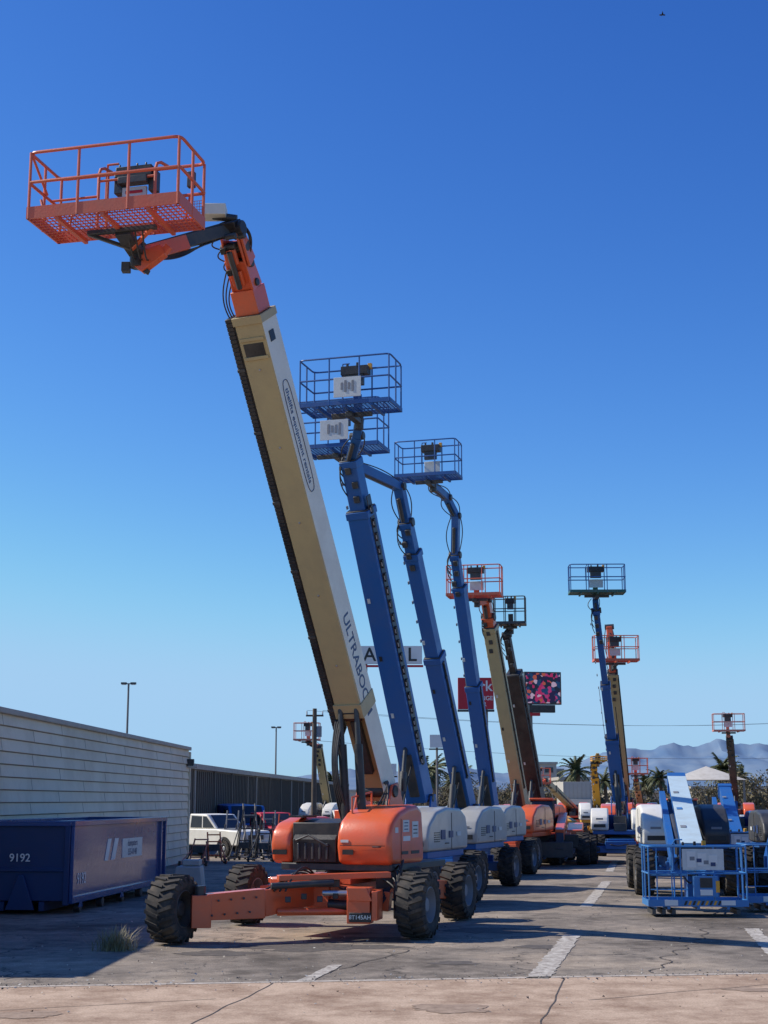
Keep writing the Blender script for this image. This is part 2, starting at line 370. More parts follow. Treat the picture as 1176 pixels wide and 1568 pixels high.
def turntable(parent,c,f,L=3.0,Wd=2.3,z0=1.1,h=1.0,hood='grey',low='blue',hoodr=None):
    f=V((f[0],f[1],0)).normalized(); r=V((-f.y,f.x,0)); r=-r if r.x<0 else r
    c=V((c[0],c[1],0))
    p=Part('turntable_base',parent,bevel=.02)
    p.cyl(c+Z*(z0-.14),c+Z*(z0+.02),.62,'dark',n=28)
    p.box(c+Z*(z0+.1),(L*.92,Wd*.93,.16),low,X=f,Y=r)
    p.box(c-f*(L*.1)+Z*(z0+.45),(L*.5,.5,.55),'dark',X=f,Y=r)
    p.box(c-f*(L*.5)+Z*(z0+.42),(.4,Wd*.8,.66),low,X=f,Y=r)
    p.box(c+f*(L*.47)+Z*(z0+.30),(.08,.5,.3),'dark',X=f,Y=r)
    p.done()
    prof=[(-.5*L,0),(.5*L,0),(.52*L,.3*h),(.47*L,.62*h),(.30*L,.90*h),(.05*L,1.0*h),(-.32*L,.97*h),(-.46*L,.80*h),(-.52*L,.4*h)]
    q=Part('engine_hoods',parent,bevel=.07,seg=4,ang=14)
    for b in(-1,1):
        q.prism(prof,c+r*(b*Wd*.345)+Z*(z0+.18),f,Z,r,Wd*.30,hood if b<0 or hoodr is None else hoodr)
    q.done()
    d=Part('hood_details',parent)
    for b in(-1,1):
        o=c+r*(b*Wd*.345)
        d.box(o+f*(L*.515)+Z*(z0+.36),(.012,Wd*.2,.12),'decalk',X=f,Y=r)
        d.box(o+f*(L*.506)+Z*(z0+.62),(.012,Wd*.12,.06),'hubgrey',X=f,Y=r)
        for k in range(3): d.box(o+r*(b*Wd*.1555)+f*(L*(-.25+.2*k))+Z*(z0+.55),(.3,.012,.1+.06*k),'decal' if k else 'placard',X=f,Y=r)
        for k in range(5): d.box(o+r*(b*Wd*.153)+f*(L*.30)+Z*(z0+.4+.05*k),(.4,.012,.02),'decalk',X=f,Y=r)
        d.beam(o+r*(b*Wd*.1515)-f*(L*.07)+Z*(z0+.2),o+r*(b*Wd*.1515)-f*(L*.07)+Z*(z0+1.05*h),.012,.012,'decalk')
        d.tube([o+r*(b*Wd*.15)+f*(.1)+Z*(z0+.35),o+r*(b*(Wd*.15+.05))+f*.15+Z*(z0+.35),o+r*(b*Wd*.15)+f*.3+Z*(z0+.35)],.012,'dark')
    d.done()
def boom(parent,pts,secs,side,mat,track=None,trackside=1,chunky=False):
    a,b=V(pts[0]),V(pts[1]); d=(b-a).normalized(); s=V(side); s=(s-d*s.dot(d)).normalized(); n=d.cross(s)
    if n.y>0: n=-n           # n points to the underside, towards the front
    p=Part('main_boom',parent,bevel=.018)
    for t0,t1,w,h,m in secs:
        p.beam(a.lerp(b,t0),a.lerp(b,t1),w,h,m,side=s)
        p.beam(a.lerp(b,t1)-d*.16,a.lerp(b,t1)+d*.02,w+.05,h+.05,m,side=s)
        p.beam(a.lerp(b,t1)+d*.021,a.lerp(b,t1)+d*.05,w+.02,h+.02,'dark',side=s)
    p.done()
    if track:
        q=Part('cable_track',parent); L=(b-a).length; w=secs[0][2]; h=secs[0][3]
        c=s*(trackside*(w/2+.012))+n*.04
        q.beam(a.lerp(b,track[0])+c,a.lerp(b,track[1])+c,.02,.12 if not chunky else .26,'dark',side=s)
        if chunky:
            k=int(L*(track[1]-track[0])/.34)
            for i in range(k):
                t=track[0]+(track[1]-track[0])*i/k
                cc=a.lerp(b,t)+s*(trackside*(w/2+.045))+n*(h*.12)
                q.beam(cc-d*.10,cc+d*.10,.05,.11,'black',side=s)
                q.beam(cc-d*.05+n*.058,cc+d*.05+n*.058,.022,.006,'placard',side=s)
        else:
            q.tube([a.lerp(b,track[0])+c*1.12+n*.05,a.lerp(b,.5)+c*1.14+n*.06,a.lerp(b,track[1])+c*1.12+n*.05],.018,'black')
            for j in range(9):
                t=track[0]+(track[1]-track[0])*j/8; cc=a.lerp(b,t)+c*1.08+n*.05; q.beam(cc-d*.03,cc+d*.03,.05,.1,'dark',side=s)
        for j in range(14):
            t=.08+.86*j/13; cc=a.lerp(b,t)-s*(w*.5+.02)*trackside+n*(.12); q.beam(cc-d*.04,cc+d*.04,.035,.07,'hubgrey',side=s)
        cc=-s*(w*.5+.014)*trackside+n*.05; q.beam(a.lerp(b,.06)+cc,a.lerp(b,.6)+cc,.018,.06,'trim',side=s)  # pale strip painting in a reflection along the boom edge
        for j in range(4):
            t=.1+.17*j; cc=a.lerp(b,t)+n*(h/2+.012)-s*w*.28; q.box(cc,(.07,.12,.012),'placard' if j%2 else 'decalk',X=s,Y=d,Z=n)
        q.done()
    return d,s,n
def boom_lift(pivot,tip,joints,bask,f=(-.35,-.94),style='blue',secs=None,hood='grey',low=None,wb=3.4,tr=2.3,lead=1.0,body=True,jw=.2,hoodh=1.0,trackside=1,chunky=False):
    pivot=V(pivot);tip=V(tip); f2=V((f[0],f[1],0)).normalized(); r=V((-f2.y,f2.x,0)); r=-r if r.x<0 else r
    c=V((pivot.x,pivot.y,0))+f2*lead
    o=top('boom_lift',(c.x,c.y,0))
    mm={'blue':'blue','jlg':'cream','black':'black','faded':'cream','yellow':'yellow'}[style]
    fr={'blue':'blue','jlg':'orange','black':'dark','faded':'faded','yellow':'yellow'}[style]
    rl={'blue':'bluerail','jlg':'orangerail','black':'dark','faded':'faded','yellow':'yellow'}[style]
    if secs is None: secs=[(0,.72,.42,.5,mm),(.5,.92,.34,.42,mm),(.8,1,.27,.34,mm)]
    secs=[(a,b,w,h,m or mm) for a,b,w,h,m in secs]
    d,s,n=boom(o,(pivot,tip),secs,r,mm,track=(.12,.90 if chunky else secs[0][1]-.02),trackside=trackside,chunky=chunky)
    p=Part('boom_base',parent=o,bevel=.02)
    for b in(-1,1):
        p.prism([(-.55,0),(.5,0),(.12,pivot.z-1.15),(-.25,pivot.z-1.1)],V((pivot.x,pivot.y,1.2))+r*(b*.32),f2,Z,r,.05,low or fr)
    p.cyl(pivot-r*.36,pivot+r*.36,.1,'dark')
    m=pivot.lerp(tip,.17)+n*.26
    b0=V((c.x,c.y,1.35))+f2*.45
    p.cyl(b0,b0.lerp(m,.75),.09,'dark'); p.cyl(b0.lerp(m,.7),m,.055,'dark')
    for k in(-1,1): p.tube(hose(b0+r*.1*k,pivot.lerp(tip,.12)+n*.25+r*.08*k,f2*.2+Z*.1),.022,'black')
    p.beam(pivot.lerp(tip,.02)+n*.29,pivot.lerp(tip,.15)+n*.29,.26,.06,'dark',side=s)
    p.done()
    j=Part('jib',parent=o,bevel=.012)
    pts=[tip]+[V(q) for q in joints]
    C=V(bask['c']); e=V((bask['e'][0],bask['e'][1],0)).normalized(); g=V((-e.y,e.x,0))
    end=basket(o,C,e,bask['W'],bask.get('D',.9),bask.get('H',1.1),rail=bask.get('rail',rl),toe=bask.get('toe',rl),grid=bask.get('grid',False),place=bask.get('place','rear'),gridmat=bask.get('gm'),r=bask.get('r',.02))
    pts.append(end)
    for i in range(len(pts)-1):
        w=jw*(1.15 if i==0 else 1)
        j.beam(pts[i],pts[i+1],w,w*1.15,fr if not(style=='black') else 'dark',side=s)
        j.cyl(pts[i]-s*w*.85,pts[i]+s*w*.85,w*.5,'dark')
        off=n*(w*.9)
        if (pts[i+1]-pts[i]).length>.5:
            j.cyl(pts[i].lerp(pts[i+1],.1)+off,pts[i].lerp(pts[i+1],.75)+off,w*.22,'dark')
            j.tube(hose(pts[i]-n*.1+s*.1,pts[i+1]-n*.1+s*.1,-n*.2+s*.05),.016,'black')
            j.tube(hose(pts[i]-s*.15,pts[i+1]-s*.15,-s*.16),.016,'black')
    q=pts[0]
    for k in range(3):
        a=q-d*(.4+.25*k)-s*.15+n*.15
        j.tube(hose(a,q+d*.12-s*.12+n*.1,n*(.14+.05*k)-s*(.08)),.016,'black')
    for k in range(4):
        j.box(q-d*(.2+.35*k)+n*.24+s*random.uniform(-.1,.1),(.14,.1,.16),'dark',X=s,Y=n,Z=d)
    j.done()
    if body:
        chassis(o,c,f2,wb,tr,frame=fr)
        turntable(o,c,f2,hood=hood,low=low or fr,h=hoodh)
    return o
# ================================================================ ground
g=Part('ground')
g.raw([(-9000,-200,0),(9000,-200,0),(9000,12000,0),(-9000,12000,0)],[(0,1,2,3)],'ground'); g.done(False)
a,b=Gp(0,1512),Gp(1176,1491); dd=(b-a).normalized(); aw=a-dd*40; bw=b+dd*40
c=Part('concrete_pavement'); z=.004
c.raw([V((aw.x,3,z)),V((bw.x,3,z)),V((bw.x,bw.y,z)),V((aw.x,aw.y,z))],[(0,1,2,3)],'conc'); c.done(False)
def strip(p0,p1,w,mat,name,z=.008,parent=None,wob=.0):
    p0=V((p0.x,p0.y,z)); p1=V((p1.x,p1.y,z)); d=(p1-p0).normalized(); n=V((-d.y,d.x,0))*w/2
    k=max(2,int((p1-p0).length/.08)); q=Part(name,parent); vs=[]; sd=random.random()*99
    for i in range(k+1):
        c=p0.lerp(p1,i/k); w1=V((-d.y,d.x,0))*wob*noise.noise(V((i*.09,sd,0))); j=1+.35*noise.noise(c*5+V((sd,0,0))); j2=1+.35*noise.noise(c*5+V((0,sd,3))); vs+= [c-n*j+w1,c+n*j2+w1]
    q.raw(vs,[(2*i,2*i+2,2*i+3,2*i+1) for i in range(k)],mat); return q.done()
mk=top('pavement_markings',(0,24,0))
strip(aw,bw,.14,'edge','edge_line',parent=mk)
for (u0,v0,u1,v1,w) in ((876,1432,824,1499,.32),(929,1350,897,1389,.28),(942,1318,933,1335,.28),(1150,1422,1200,1475,.28),(516,1478,466,1503,.20)):
    strip(Gp(u0,v0),Gp(u1,v1),w,'stripe','parking_line',parent=mk)
jn=top('pavement_joints',(0,19,0))
for (u0,v0,u1,v1) in ((862,1499,822,1590),(420,1506,250,1590),(1176,1508,900,1532),(0,1548,330,1530)):
    strip(Gp(u0,v0),Gp(u1,v1),.018,'joint','joint',parent=jn,wob=.06)
for (u0,v0,u1,v1) in ((500,1490,620,1455),(900,1445,1176,1438),(1000,1490,1090,1420)):
    strip(Gp(u0,v0),Gp(u1,v1),.025,'joint','tar_seam',z=.0085,parent=jn,wob=.5)
def blob(u,v,rx,ry,mat,parent,name='stain',z=.0085):
    c=Gp(u,v,z); q=Part(name,parent); vs=[c]; n=60; sd=random.random()*50
    for i in range(n):
        t=2*math.pi*i/n; k=1+.5*noise.noise(V((math.cos(t)*1.5+sd,math.sin(t)*1.5,sd)))+.25*noise.noise(V((math.cos(t)*6,math.sin(t)*6,sd)))
        vs.append(c+V((rx*k*math.cos(t),ry*k*math.sin(t),0)))
    q.raw(vs,[(0,1+i,1+(i+1)%n) for i in range(n)],mat); q.done()
for i_,a_ in enumerate(((690,1545,.5,.4),(1150,1516,.3,.2),(30,1555,.5,.3))): blob(*a_,'stain',jn,z=.0095)
for i_,a_ in enumerate(((480,1450,1.3,.7),(560,1440,.8,.6),(760,1425,.9,.6),(330,1460,.7,.4),(830,1450,.4,.3),(1060,1440,.5,.4),(700,1475,.35,.25))): blob(*a_,'oil',jn,'oil_stain',z=.0030+.0002*i_)
gv=Part('gravel')
for i in range(1300):
    if i<600: x=random.uniform(-6,6.5); y=a.y+(b.y-a.y)*(x-a.x)/(b.x-a.x)+random.gauss(0,.35); z_=.006
    else: x=random.uniform(-6.5,9); y=random.uniform(18,34); z_=.006
    s_=random.uniform(.008,.028); c_=V((x,y,z_+s_*.3)); vs=[c_+V((random.uniform(-1,1),random.uniform(-1,1),random.uniform(-.3,1)))*s_ for _ in range(4)]
    gv.raw(vs,[(0,1,2),(0,2,3),(0,3,1),(1,3,2)],random.choice(['block','dark','trim']))
gv.done()
# ================================================================ boom lift in the foreground
f1=V((-.40,-.917,0)).normalized(); r1=V((.917,-.40,0)).normalized()
def big_lift():
    fc=V((-.94,28.3,0)); piv=V((-.14,30.1,2.62)); tip=S(388,478,25.3)
    o=top('boom_lift',(-.9,29.2,0))
    d=(tip-piv).normalized(); s=(r1-d*r1.dot(d)).normalized(); n=d.cross(s); n=-n if n.y>0 else n
    L=(tip-piv).length
    def B(t,a=0,b=0): return piv+d*(L*t)+s*a+n*b
    w,h=.54,.62
    p=Part('main_boom',o,bevel=.02)
    p.beam(B(.19),B(1),w,h,'cream',side=s)
    p.beam(B(-.02,0,-.12),B(.21,0,-.12),w-.02,h*.55,'cream',side=s)
    p.beam(B(-.03,w/2+.004,-.05),B(1,w/2+.004,-.0),.012,h*.97,'creamlit',side=s)  # thin sheet carrying the painted sky-lit tone along the boom side
    p.beam(B(.185),B(.215),w+.06,h+.06,'cream',side=s)
    p.beam(B(.985),B(1.0),w+.05,h+.05,'cream',side=s)
    p.beam(B(.05,0,.12),B(.17,0,.14),w*.35,.12,'dark',side=s)
    p.done()
    q=Part('boom_details',o,bevel=.006)
    q.beam(B(.175,0,.17),B(.20,0,.31),.36,.1,'black',side=s)
    q.beam(B(.925,0,h/2+.006),B(.95,0,h/2+.006),.40,.012,'black',side=s)
    for t in(.92,.955): q.beam(B(t,0,h/2+.015),B(t+.006,0,h/2+.015),w*.9,.03,'cream',side=s)
    for t in(.3,.45,.6,.75,.9): q.cyl(B(t,0,h/2),B(t,0,h/2+.02),.02,'steel',n=8)
    q.beam(B(.945,w/2+.012,.06),B(.965,w/2+.012,.06),.02,.2,'black',side=s)
    # cable carrier trough on the left side
    q.beam(B(.15,-w/2-.085,.13),B(1,-w/2-.085,.13),.14,.34,'black',side=s)
    k=110
    for i in range(k):
        t=.16+.84*i/k; q.beam(B(t,-w/2-.10,.15),B(t+.84/k*.93,-w/2-.10,.15),.13,.34,'black',side=s)
    for t in(.2,.36,.5,.64,.78,.9): q.beam(B(t,-w/2-.10,.15),B(t+.006,-w/2-.10,.15),.15,.36,'dark',side=s)
    q.done()
    off=w/2+.0125; up=s.cross(-d)
    text('boom_lettering',o,'ULTRABOOM',B(.285,off,.0),-d,up,.36,'decal')
    text('boom_lettering_small',o,'thelifts equipment rentals',B(.76,off,.03),-d,up,.18,'decal')
    dd_=Part('lettering_frame',o)
    ring=[]
    for i in range(40):
        t=2*math.pi*i/40; ring.append(B(.76,off+.004,.03)+d*(1.08*math.copysign(abs(math.cos(t))**.35,math.cos(t)))+n*(.15*math.copysign(abs(math.sin(t))**.6,math.sin(t))))
    dd_.tube(ring,.007,'decal',n=5,closed=True); dd_.done()
    cy=Part('lift_cylinders',o)
    for a in(-.17,.17):
        p0=V((-.75,28.9,1.75))+r1*(a+.22); p1=B(.205,a,.30)
        cy.cyl(p0,p0.lerp(p1,.72),.085,'black'); cy.cyl(p0.lerp(p1,.62),p1,.05,'dark')
    for k in range(4):
        a=-.32+.05*k
        cy.tube(hose(B(.19,a,.2),V((-.7,29.0,2.0))+r1*(-.1+.06*k),f1*(.22+.05*k)-r1*.05,16),.022,'black')
        cy.tube(hose(B(.16,a-.03,.2),V((-.5,29.4,2.05))+r1*(-.3+.06*k),-r1*(.14+.05*k),16),.02,'black')
    cy.done()
    # boom head
    E=S(352,352,24.1); hd=Part('boom_head',o,bevel=.012)
    hd.beam(B(1.0),B(1.045),.46,.5,'orange',side=s)
    T2=B(1.04)
    dE=(E-T2).normalized()
    for a in(-.2,.2):
        hd.beam(T2+s*a,E+s*a*.75,.04,.42,'orange',side=s,h1=.26)
    hd.beam(T2+n*.16,T2.lerp(E,.52)+n*.15,.40,.05,'orange',side=s)
    hd.beam(T2-n*.14,T2.lerp(E,.8)-n*.1,.36,.05,'orange',side=s)
    for t,rr in((.12,.07),(.45,.09),(.72,.10)):
        c=T2.lerp(E,t); hd.cyl(c-s*.25,c+s*.25,rr,'dark')
    for t in (.25,.6):
        hd.box(T2.lerp(E,t)+n*.24,(.22,.08,.3),'orange',X=s,Y=n,Z=dE)
        hd.box(T2.lerp(E,t+.12)+n*.25-s*.1,(.1,.1,.12),'black',X=s,Y=n,Z=dE)
    hd.beam(T2.lerp(E,.45)+s*.24,T2.lerp(E,1.0)+s*.2,.05,.3,'orange',side=s,h1=.16)
    hd.cyl(T2.lerp(E,.1)+s*.02+n*.3,T2.lerp(E,.7)+n*.3+s*.02,.05,'dark')
    hd.cyl(E-s*.27,E+s*.27,.13,'black'); hd.box(E+Z*.02,(.36,.28,.28),'black',X=s,Y=n,Z=dE)
    for k in range(5):
        c=E+V((random.uniform(-.22,.22),random.uniform(-.2,.2),random.uniform(-.35,.2))); hd.cyl(c-s*.1,c+s*.1,.055,'dark')
    hd.done()
    hs=Part('boom_hoses',o)
    for k in range(3):
        a0=B(.99-.012*k,-.3,.12); hs.tube(hose(a0,T2.lerp(E,.2+.12*k)-s*.2+n*.1,-s*(.09+.05*k)+n*.04,16),.013,'black')
        a0=T2.lerp(E,.3+.2*k)-s*.22
        hs.tube(hose(a0,T2.lerp(E,.3+.2*k+.25)-s*.2,-s*(.12+.02*k)+n*.05*k,14),.013,'black')
        hs.tube(hose(T2.lerp(E,.5)+s*(.2-.07*k),E+Z*(.18-.05*k)+s*.1,Z*.06+s*.16-n*.05*k,14),.014,'black')
    hs.done()
    e=V((.97,-.243,0)).normalized(); gg=V((-e.y,e.x,0)); C=V((-4.27,22.27,11.46))
    basket(o,C,e,2.56,1.08,1.12,rail='orangerail',toe='orangerail',r=.027,toeh=.2,place=None,gridmat='orangerail',support=False,console=False)
    def P(a_,b_,z_): return C+e*(a_*1.28)+gg*(b_*.54)+Z*z_
    J=P(.05,1.35,-.25)
    jb=Part('jib',o,bevel=.012)
    jb.beam(E,J,.19,.20,'dark'); jb.beam(E.lerp(J,.5)-Z*.02,J-Z*.02,.23,.24,'orange'); jb.beam(E+Z*.12,J+Z*.1,.08,.08,'black')
    jb.cyl(E+Z*.26-V((.3,0,0)),E+Z*.2+V((.12,0,0)),.07,'dark')
    jb.box(E+V((-.26,-.05,.30)),(.40,.34,.20),'creamlit')
    jb.cyl(J-Z*.22,J+Z*.2,.13,'black')
    jb.beam(J,P(.05,.2,-.1),.26,.1,'dark',side=e); jb.beam(P(-.42,.2,-.06),P(.5,.2,-.06),.09,.07,'dark',side=gg)
    jb.beam(P(-.42,.2,-.07),P(.05,.9,-.24),.06,.06,'dark'); jb.beam(P(.45,.2,-.06),P(.05,.9,-.24),.06,.06,'orange')
    jb.prism([(-.1,.0),(.42,.12),(.5,-.05),(.1,-.32),(-.05,-.2)],J,e,Z,gg,.16,'orange'); jb.beam(J+e*.35-Z*.1,J+e*.55+Z*.1,.1,.12,'orange')
    jb.box(J-e*.2-Z*.2,(.14,.14,.16),'dark'); jb.beam(J-e*.1-Z*.15,J+e*.2-Z*.32,.08,.08,'dark')
    for k in range(4):
        jb.tube(hose(J+e*.1*k-Z*.1,E-Z*.1+V((-.1*k,0,0)),-Z*(.06+.03*k),12),.013,'black')
    for k in range(3): jb.tube(hose(J+e*.1*k-Z*.1,P(.1+.1*k,.3,-.08),-Z*(.12+.03*k),12),.014,'black')
    jb.box(P(.12,.72,1.0),(.62,.30,.18),'black',X=e,Y=gg); jb.box(P(.12,.5,.84),(.5,.16,.12),'dark',X=e,Y=gg)
    jb.box(P(-.1,.72,.84),(.16,.16,.34),'dark',X=e,Y=gg); jb.box(P(.36,.72,.84),(.14,.16,.34),'dark',X=e,Y=gg)
    jb.box(P(.12,.6,.62),(.42,.06,.26),'placard',X=e,Y=gg); jb.box(P(.12,.54,.66),(.3,.02,.05),'red',X=e,Y=gg)
    for k in(-.1,.02,.14,.26): jb.cyl(P(k,.62,1.09),P(k,.62,1.17),.018,'black',n=6)
    jb.box(P(.9,.5,.75),(.12,.1,.26),'dark',X=e,Y=gg)
    jb.done()
    rr=Part('inner_guard_rails',o)
    for a_ in(-.35,.42):
        rr.tube([P(a_,.45,.05),P(a_,.45,1.0),P(a_+.01,.5,1.1),P(a_+.04,.62,1.14),P(a_+.08,.95,1.14)],.026,'orangerail')
    rr.tube([P(-.35,.45,.88),P(.42,.45,.88)],.022,'orangerail'); rr.tube([P(-1,-.2,.5),P(-.9,-.3,.12)],.022,'orangerail')
    rr.tube([P(-.35,.45,.62),P(-1,.45,.62)],.022,'orangerail')
    for a_ in(-.8,.8): rr.tube([P(a_,1,.6),P(a_,.7,.1)],.02,'orangerail')
    rr.tube([P(-.98,-1,1.1),P(-.97,-.6,.9),P(-.96,0,.62)],.022,'orangerail')
    rr.done()
    gm=Part('guard_mesh',o)
    for i in range(60):
        a_=-1+2*i/59; gm.beam(P(a_,1.0,.2),P(a_,1.0,.5),.007,.007,'faded',side=e)
    for i in range(7): gm.beam(P(-1,1.0,.2+.05*i),P(1,1.0,.2+.05*i),.007,.007,'faded',side=gg)
    gm.done()
    # turntable hoods -------------------------------------------------
    bs=Part('turntable_base',o,bevel=.025)
    ce=fc-f1*1.45
    bs.cyl(ce+Z*.98,ce+Z*1.2,.75,'dark',n=32)
    bs.box(ce+Z*1.22,(2.7,2.3,.13),'dark',X=f1,Y=r1)
    bs.box(fc-f1*.55-r1*.42+Z*1.66,(.9,.98,.74),'black',X=f1,Y=r1)
    bs.prism([(-.05,1.3),(-.02,1.72),(-.3,2.02),(-.9,2.1),(-.9,1.3)],fc-r1*.42,f1,Z,r1,.9,'black')
    for k in range(5): bs.box(fc-f1*.02-r1*(.75-.15*k)+Z*1.5,(.03,.05,.3),'dark',X=f1,Y=r1)
    bs.tube([fc+f1*.0-r1*.8+Z*1.7,fc+f1*.04-r1*.5+Z*1.8,fc+f1*.02-r1*.1+Z*1.6],.02,'dark')
    for b_ in(-1,1): bs.prism([(-.9,1.2),(.5,1.2),(.35,2.2),(.1,2.75),(-.2,2.8),(-.5,2.3)],V((piv.x,piv.y,0))+r1*(b_*.36),f1,Z,r1,.05,'orange')
    bs.cyl(piv-r1*.42,piv+r1*.42,.12,'dark')
    bs.box(fc-f1*2.6+Z*1.75-r1*.3,(.55,1.6,1.0),'orange',X=f1,Y=r1)
    bs.done()
    hd=Part('right_engine_hood',o,bevel=.10,seg=5,ang=10)
    prof=[(0.02,0),(.10,.32),(.07,.58),(-.06,.80),(-.35,.96),(-.8,1.06),(-1.25,1.10),(-1.5,1.0),(-1.58,.4),(-1.58,0)]
    hd.prism(prof,fc+r1*.64+Z*1.27,f1,Z,r1,1.10,'orange'); hd.done()
    hl=Part('left_tank_hood',o,bevel=.10,seg=5,ang=10)
    prof=[(-.1,0),(-.02,.35),(-.08,.6),(-.3,.76),(-.8,.86),(-1.8,.86),(-2.1,.7),(-2.2,0)]
    hl.prism(prof,fc-r1*1.14+Z*1.27,f1,Z,r1,.44,'orange'); hl.done()
    dt=Part('hood_details',o)
    hc=fc+r1*.64
    dt.beam(hc+r1*.551-f1*.42+Z*1.3,hc+r1*.551-f1*.42+Z*2.1,.012,.012,'black')
    dt.beam(hc+f1*.118-r1*.45+Z*1.62,hc+f1*.118+r1*.45+Z*1.62,.012,.012,'decalk',side=Z)
    for k,(x,z_,ww,hh,m) in enumerate(((-.65,1.97,.30,.22,'placard'),(-.68,1.74,.34,.09,'signwhite'),(-1.1,1.9,.3,.3,'placard'),(-.6,1.48,.3,.06,'decalk'),(-1.1,1.48,.4,.06,'decalk'),(-.2,1.9,.14,.10,'placard'))):
        dt.box(hc+r1*.553+f1*x+Z*z_,(ww,.01,hh),m,X=f1,Y=r1)
    for k in range(3): dt.box(hc+r1*.559-f1*(1.1)+Z*(1.83+.07*k),(.2,.004,.02),'decalk',X=f1,Y=r1); dt.box(hc+r1*.559-f1*(.65)+Z*(1.91+.06*k),(.18,.004,.02),'decal',X=f1,Y=r1)
    dt.box(hc+f1*.105+Z*1.5-r1*.3,(.012,.22,.09),'decalk',X=f1,Y=r1)
    dt.box(hc+f1*.10-r1*.37+Z*1.70,(.012,.16,.05),'placard',X=f1,Y=r1)
    dt.tube([hc+f1*.1+r1*.2+Z*1.6,hc+f1*.15+r1*.22+Z*1.6,hc+f1*.15+r1*.34+Z*1.6,hc+f1*.1+r1*.36+Z*1.6],.012,'black')
    dt.box(fc-r1*1.14-f1*.015+Z*1.48,(.014,.3,.09),'decalk',X=f1,Y=r1)
    dt.box(fc-r1*.9-f1*.5+Z*2.14,(.6,.3,.04),'black',X=f1,Y=r1)
    dt.tube([hc-f1*.3-r1*.4+Z*2.15,hc-f1*.3-r1*.4+Z*2.5,hc-f1*1.2-r1*.4+Z*2.6,hc-f1*1.2-r1*.4+Z*2.3],.02,'orange')
    dt.cyl(piv+r1*.5-f1*.2+Z*.0,piv+r1*.5-f1*.2+Z*.25,.05,'dark')
    for k in range(3): dt.tube(hose(hc-f1*(1.0)-r1*(.1*k)+Z*2.3,piv+Z*.2+r1*.1*k,Z*.15+r1*.12),.02,'black')
    dt.done()
    # chassis ----------------------------------------------------------
    ch=Part('chassis_frame',o,bevel=.02)
    W_={'fl':V((-3.66,26.5,.6)),'fr':V((.62,27.5,.6)),'rr':V((1.55,31.8,.6)),'rl':V((-2.75,30.6,.6))}
    cc=V((-.95,29.2,0))
    ch.beam(cc+f1*1.5+Z*.78,cc-f1*1.7+Z*.78,1.2,.5,'orange',side=r1)
    ch.box(cc+Z*.98,(2.2,1.7,.1),'orange',X=f1,Y=r1)
    fl=W_['fl']+V((.55,.1,0)); kn=V((-2.15,27.0,.66)); md=V((-1.3,27.9,.76))
    ch.beam(fl+Z*.02,kn,.30,.44,'orange',side=Z.cross(kn-fl),h1=.50); ch.beam(kn-V((.05,0.02,0)),md,.3,.46,'orange',h1=.34)
    ch.box(fl-V((.08,0,.05)),(.34,.34,.55),'orange',X=V((.98,.2,0)),Y=V((-.2,.98,0)))
    ch.cyl(fl+V((-.1,0,-.3)),fl+V((-.1,0,.38)),.1,'dark')
    fr=W_['fr']+V((-.5,.05,0)); ch.beam(md+V((.3,-.1,.02)),fr+Z*.05,.26,.34,'orange')
    ch.box(V((-.42,27.05,.62)),(.42,.34,.62),'orange',X=V((.97,-.2,0)),Y=V((.2,.97,0)))
    ch.box(V((-.42,26.87,.42)),(.40,.02,.16),'decalk',X=V((.97,-.2,0)),Y=V((.2,.97,0)))
    ch.prism([(-.25,.93),(.12,.93),(.22,.7),(-.21,.7)],V((-.42,26.87,0)),V((.97,-.2,0)),Z,V((.2,.97,0)),.05,'orange')
    ch.box(V((-.12,27.05,.62)),(.1,.5,.5),'orange',X=V((.97,-.2,0)),Y=V((.2,.97,0)))
    ch.cyl(fr+V((.15,0,-.25)),fr+V((.15,0,.4)),.1,'dark')
    for kx in('rr','rl'):
        q_=W_[kx]; ch.beam(cc-f1*1.2+Z*.76,q_+(cc-q_).normalized()*.4+Z*.1,.3,.36,'orange')
    ch.cyl(V((-2.0,26.95,.95)),V((-.9,27.25,1.0)),.06,'dark'); ch.cyl(V((-1.1,27.2,.82)),V((-.2,27.1,.82)),.05,'steel')
    ch.cyl(V((-1.9,27.1,.5)),V((-.6,27.3,.5)),.07,'orange')
    ch.cyl(V((-1.0,27.3,.62)),V((-.6,27.25,.60)),.09,'black')
    ch.box(V((-1.05,27.55,.97)),(.5,.3,.12),'dark')
    ch.beam(V((-1.9,27.2,1.08)),V((.1,27.6,1.12)),.3,.1,'orange',side=V((0,1,0)))
    for k in range(6): ch.box(V((-1.7+.28*k,27.0+.05*k,.72+.05*(k%2))),(.1,.08,.1),'black' if k%2 else 'dark')
    ch.box(V((.1,28.4,1.0)),(.5,.8,.3),'black'); ch.box(V((.5,29.0,1.05)),(.4,.6,.3),'dark')
    for k in range(8):
        q_=fl.lerp(kn,.1+.11*k)+V((.03,-.17,.12*(1 if k%2 else -1))); ch.cyl(q_,q_+V((.01,-.03,0)),.022,'dark',n=6)
    ch.done()
    text('chassis_number',o,'8T145AH',V((-.424,26.855,.42)),V((.97,-.2,0)),Z,.10,'placard')
    hh=Part('chassis_hoses',o)
    for k in range(5):
        hh.tube(hose(kn+V((.1*k,0,.2)),md+V((.1,0,.25)),V((0,-.1,.12+.05*k))),.018,'black')
        hh.tube(hose(V((-.8+.1*k,27.4,.9)),fr+V((0,0,.3)),V((0,-.15,-.1-.06*k))),.018,'black')
        hh.tube(hose(V((-.2+.12*k,28.2,1.1)),fr+V((.1,.2,.2)),V((.1,-.1,.1*k))),.02,'black')
    hh.done()
    for kx,q_ in W_.items(): wheel(o,q_,(.94,-.34),.585,'hubdark' if kx[0]=='f' and kx[1]=='l' else 'hubgrey',1.12)
big_lift()
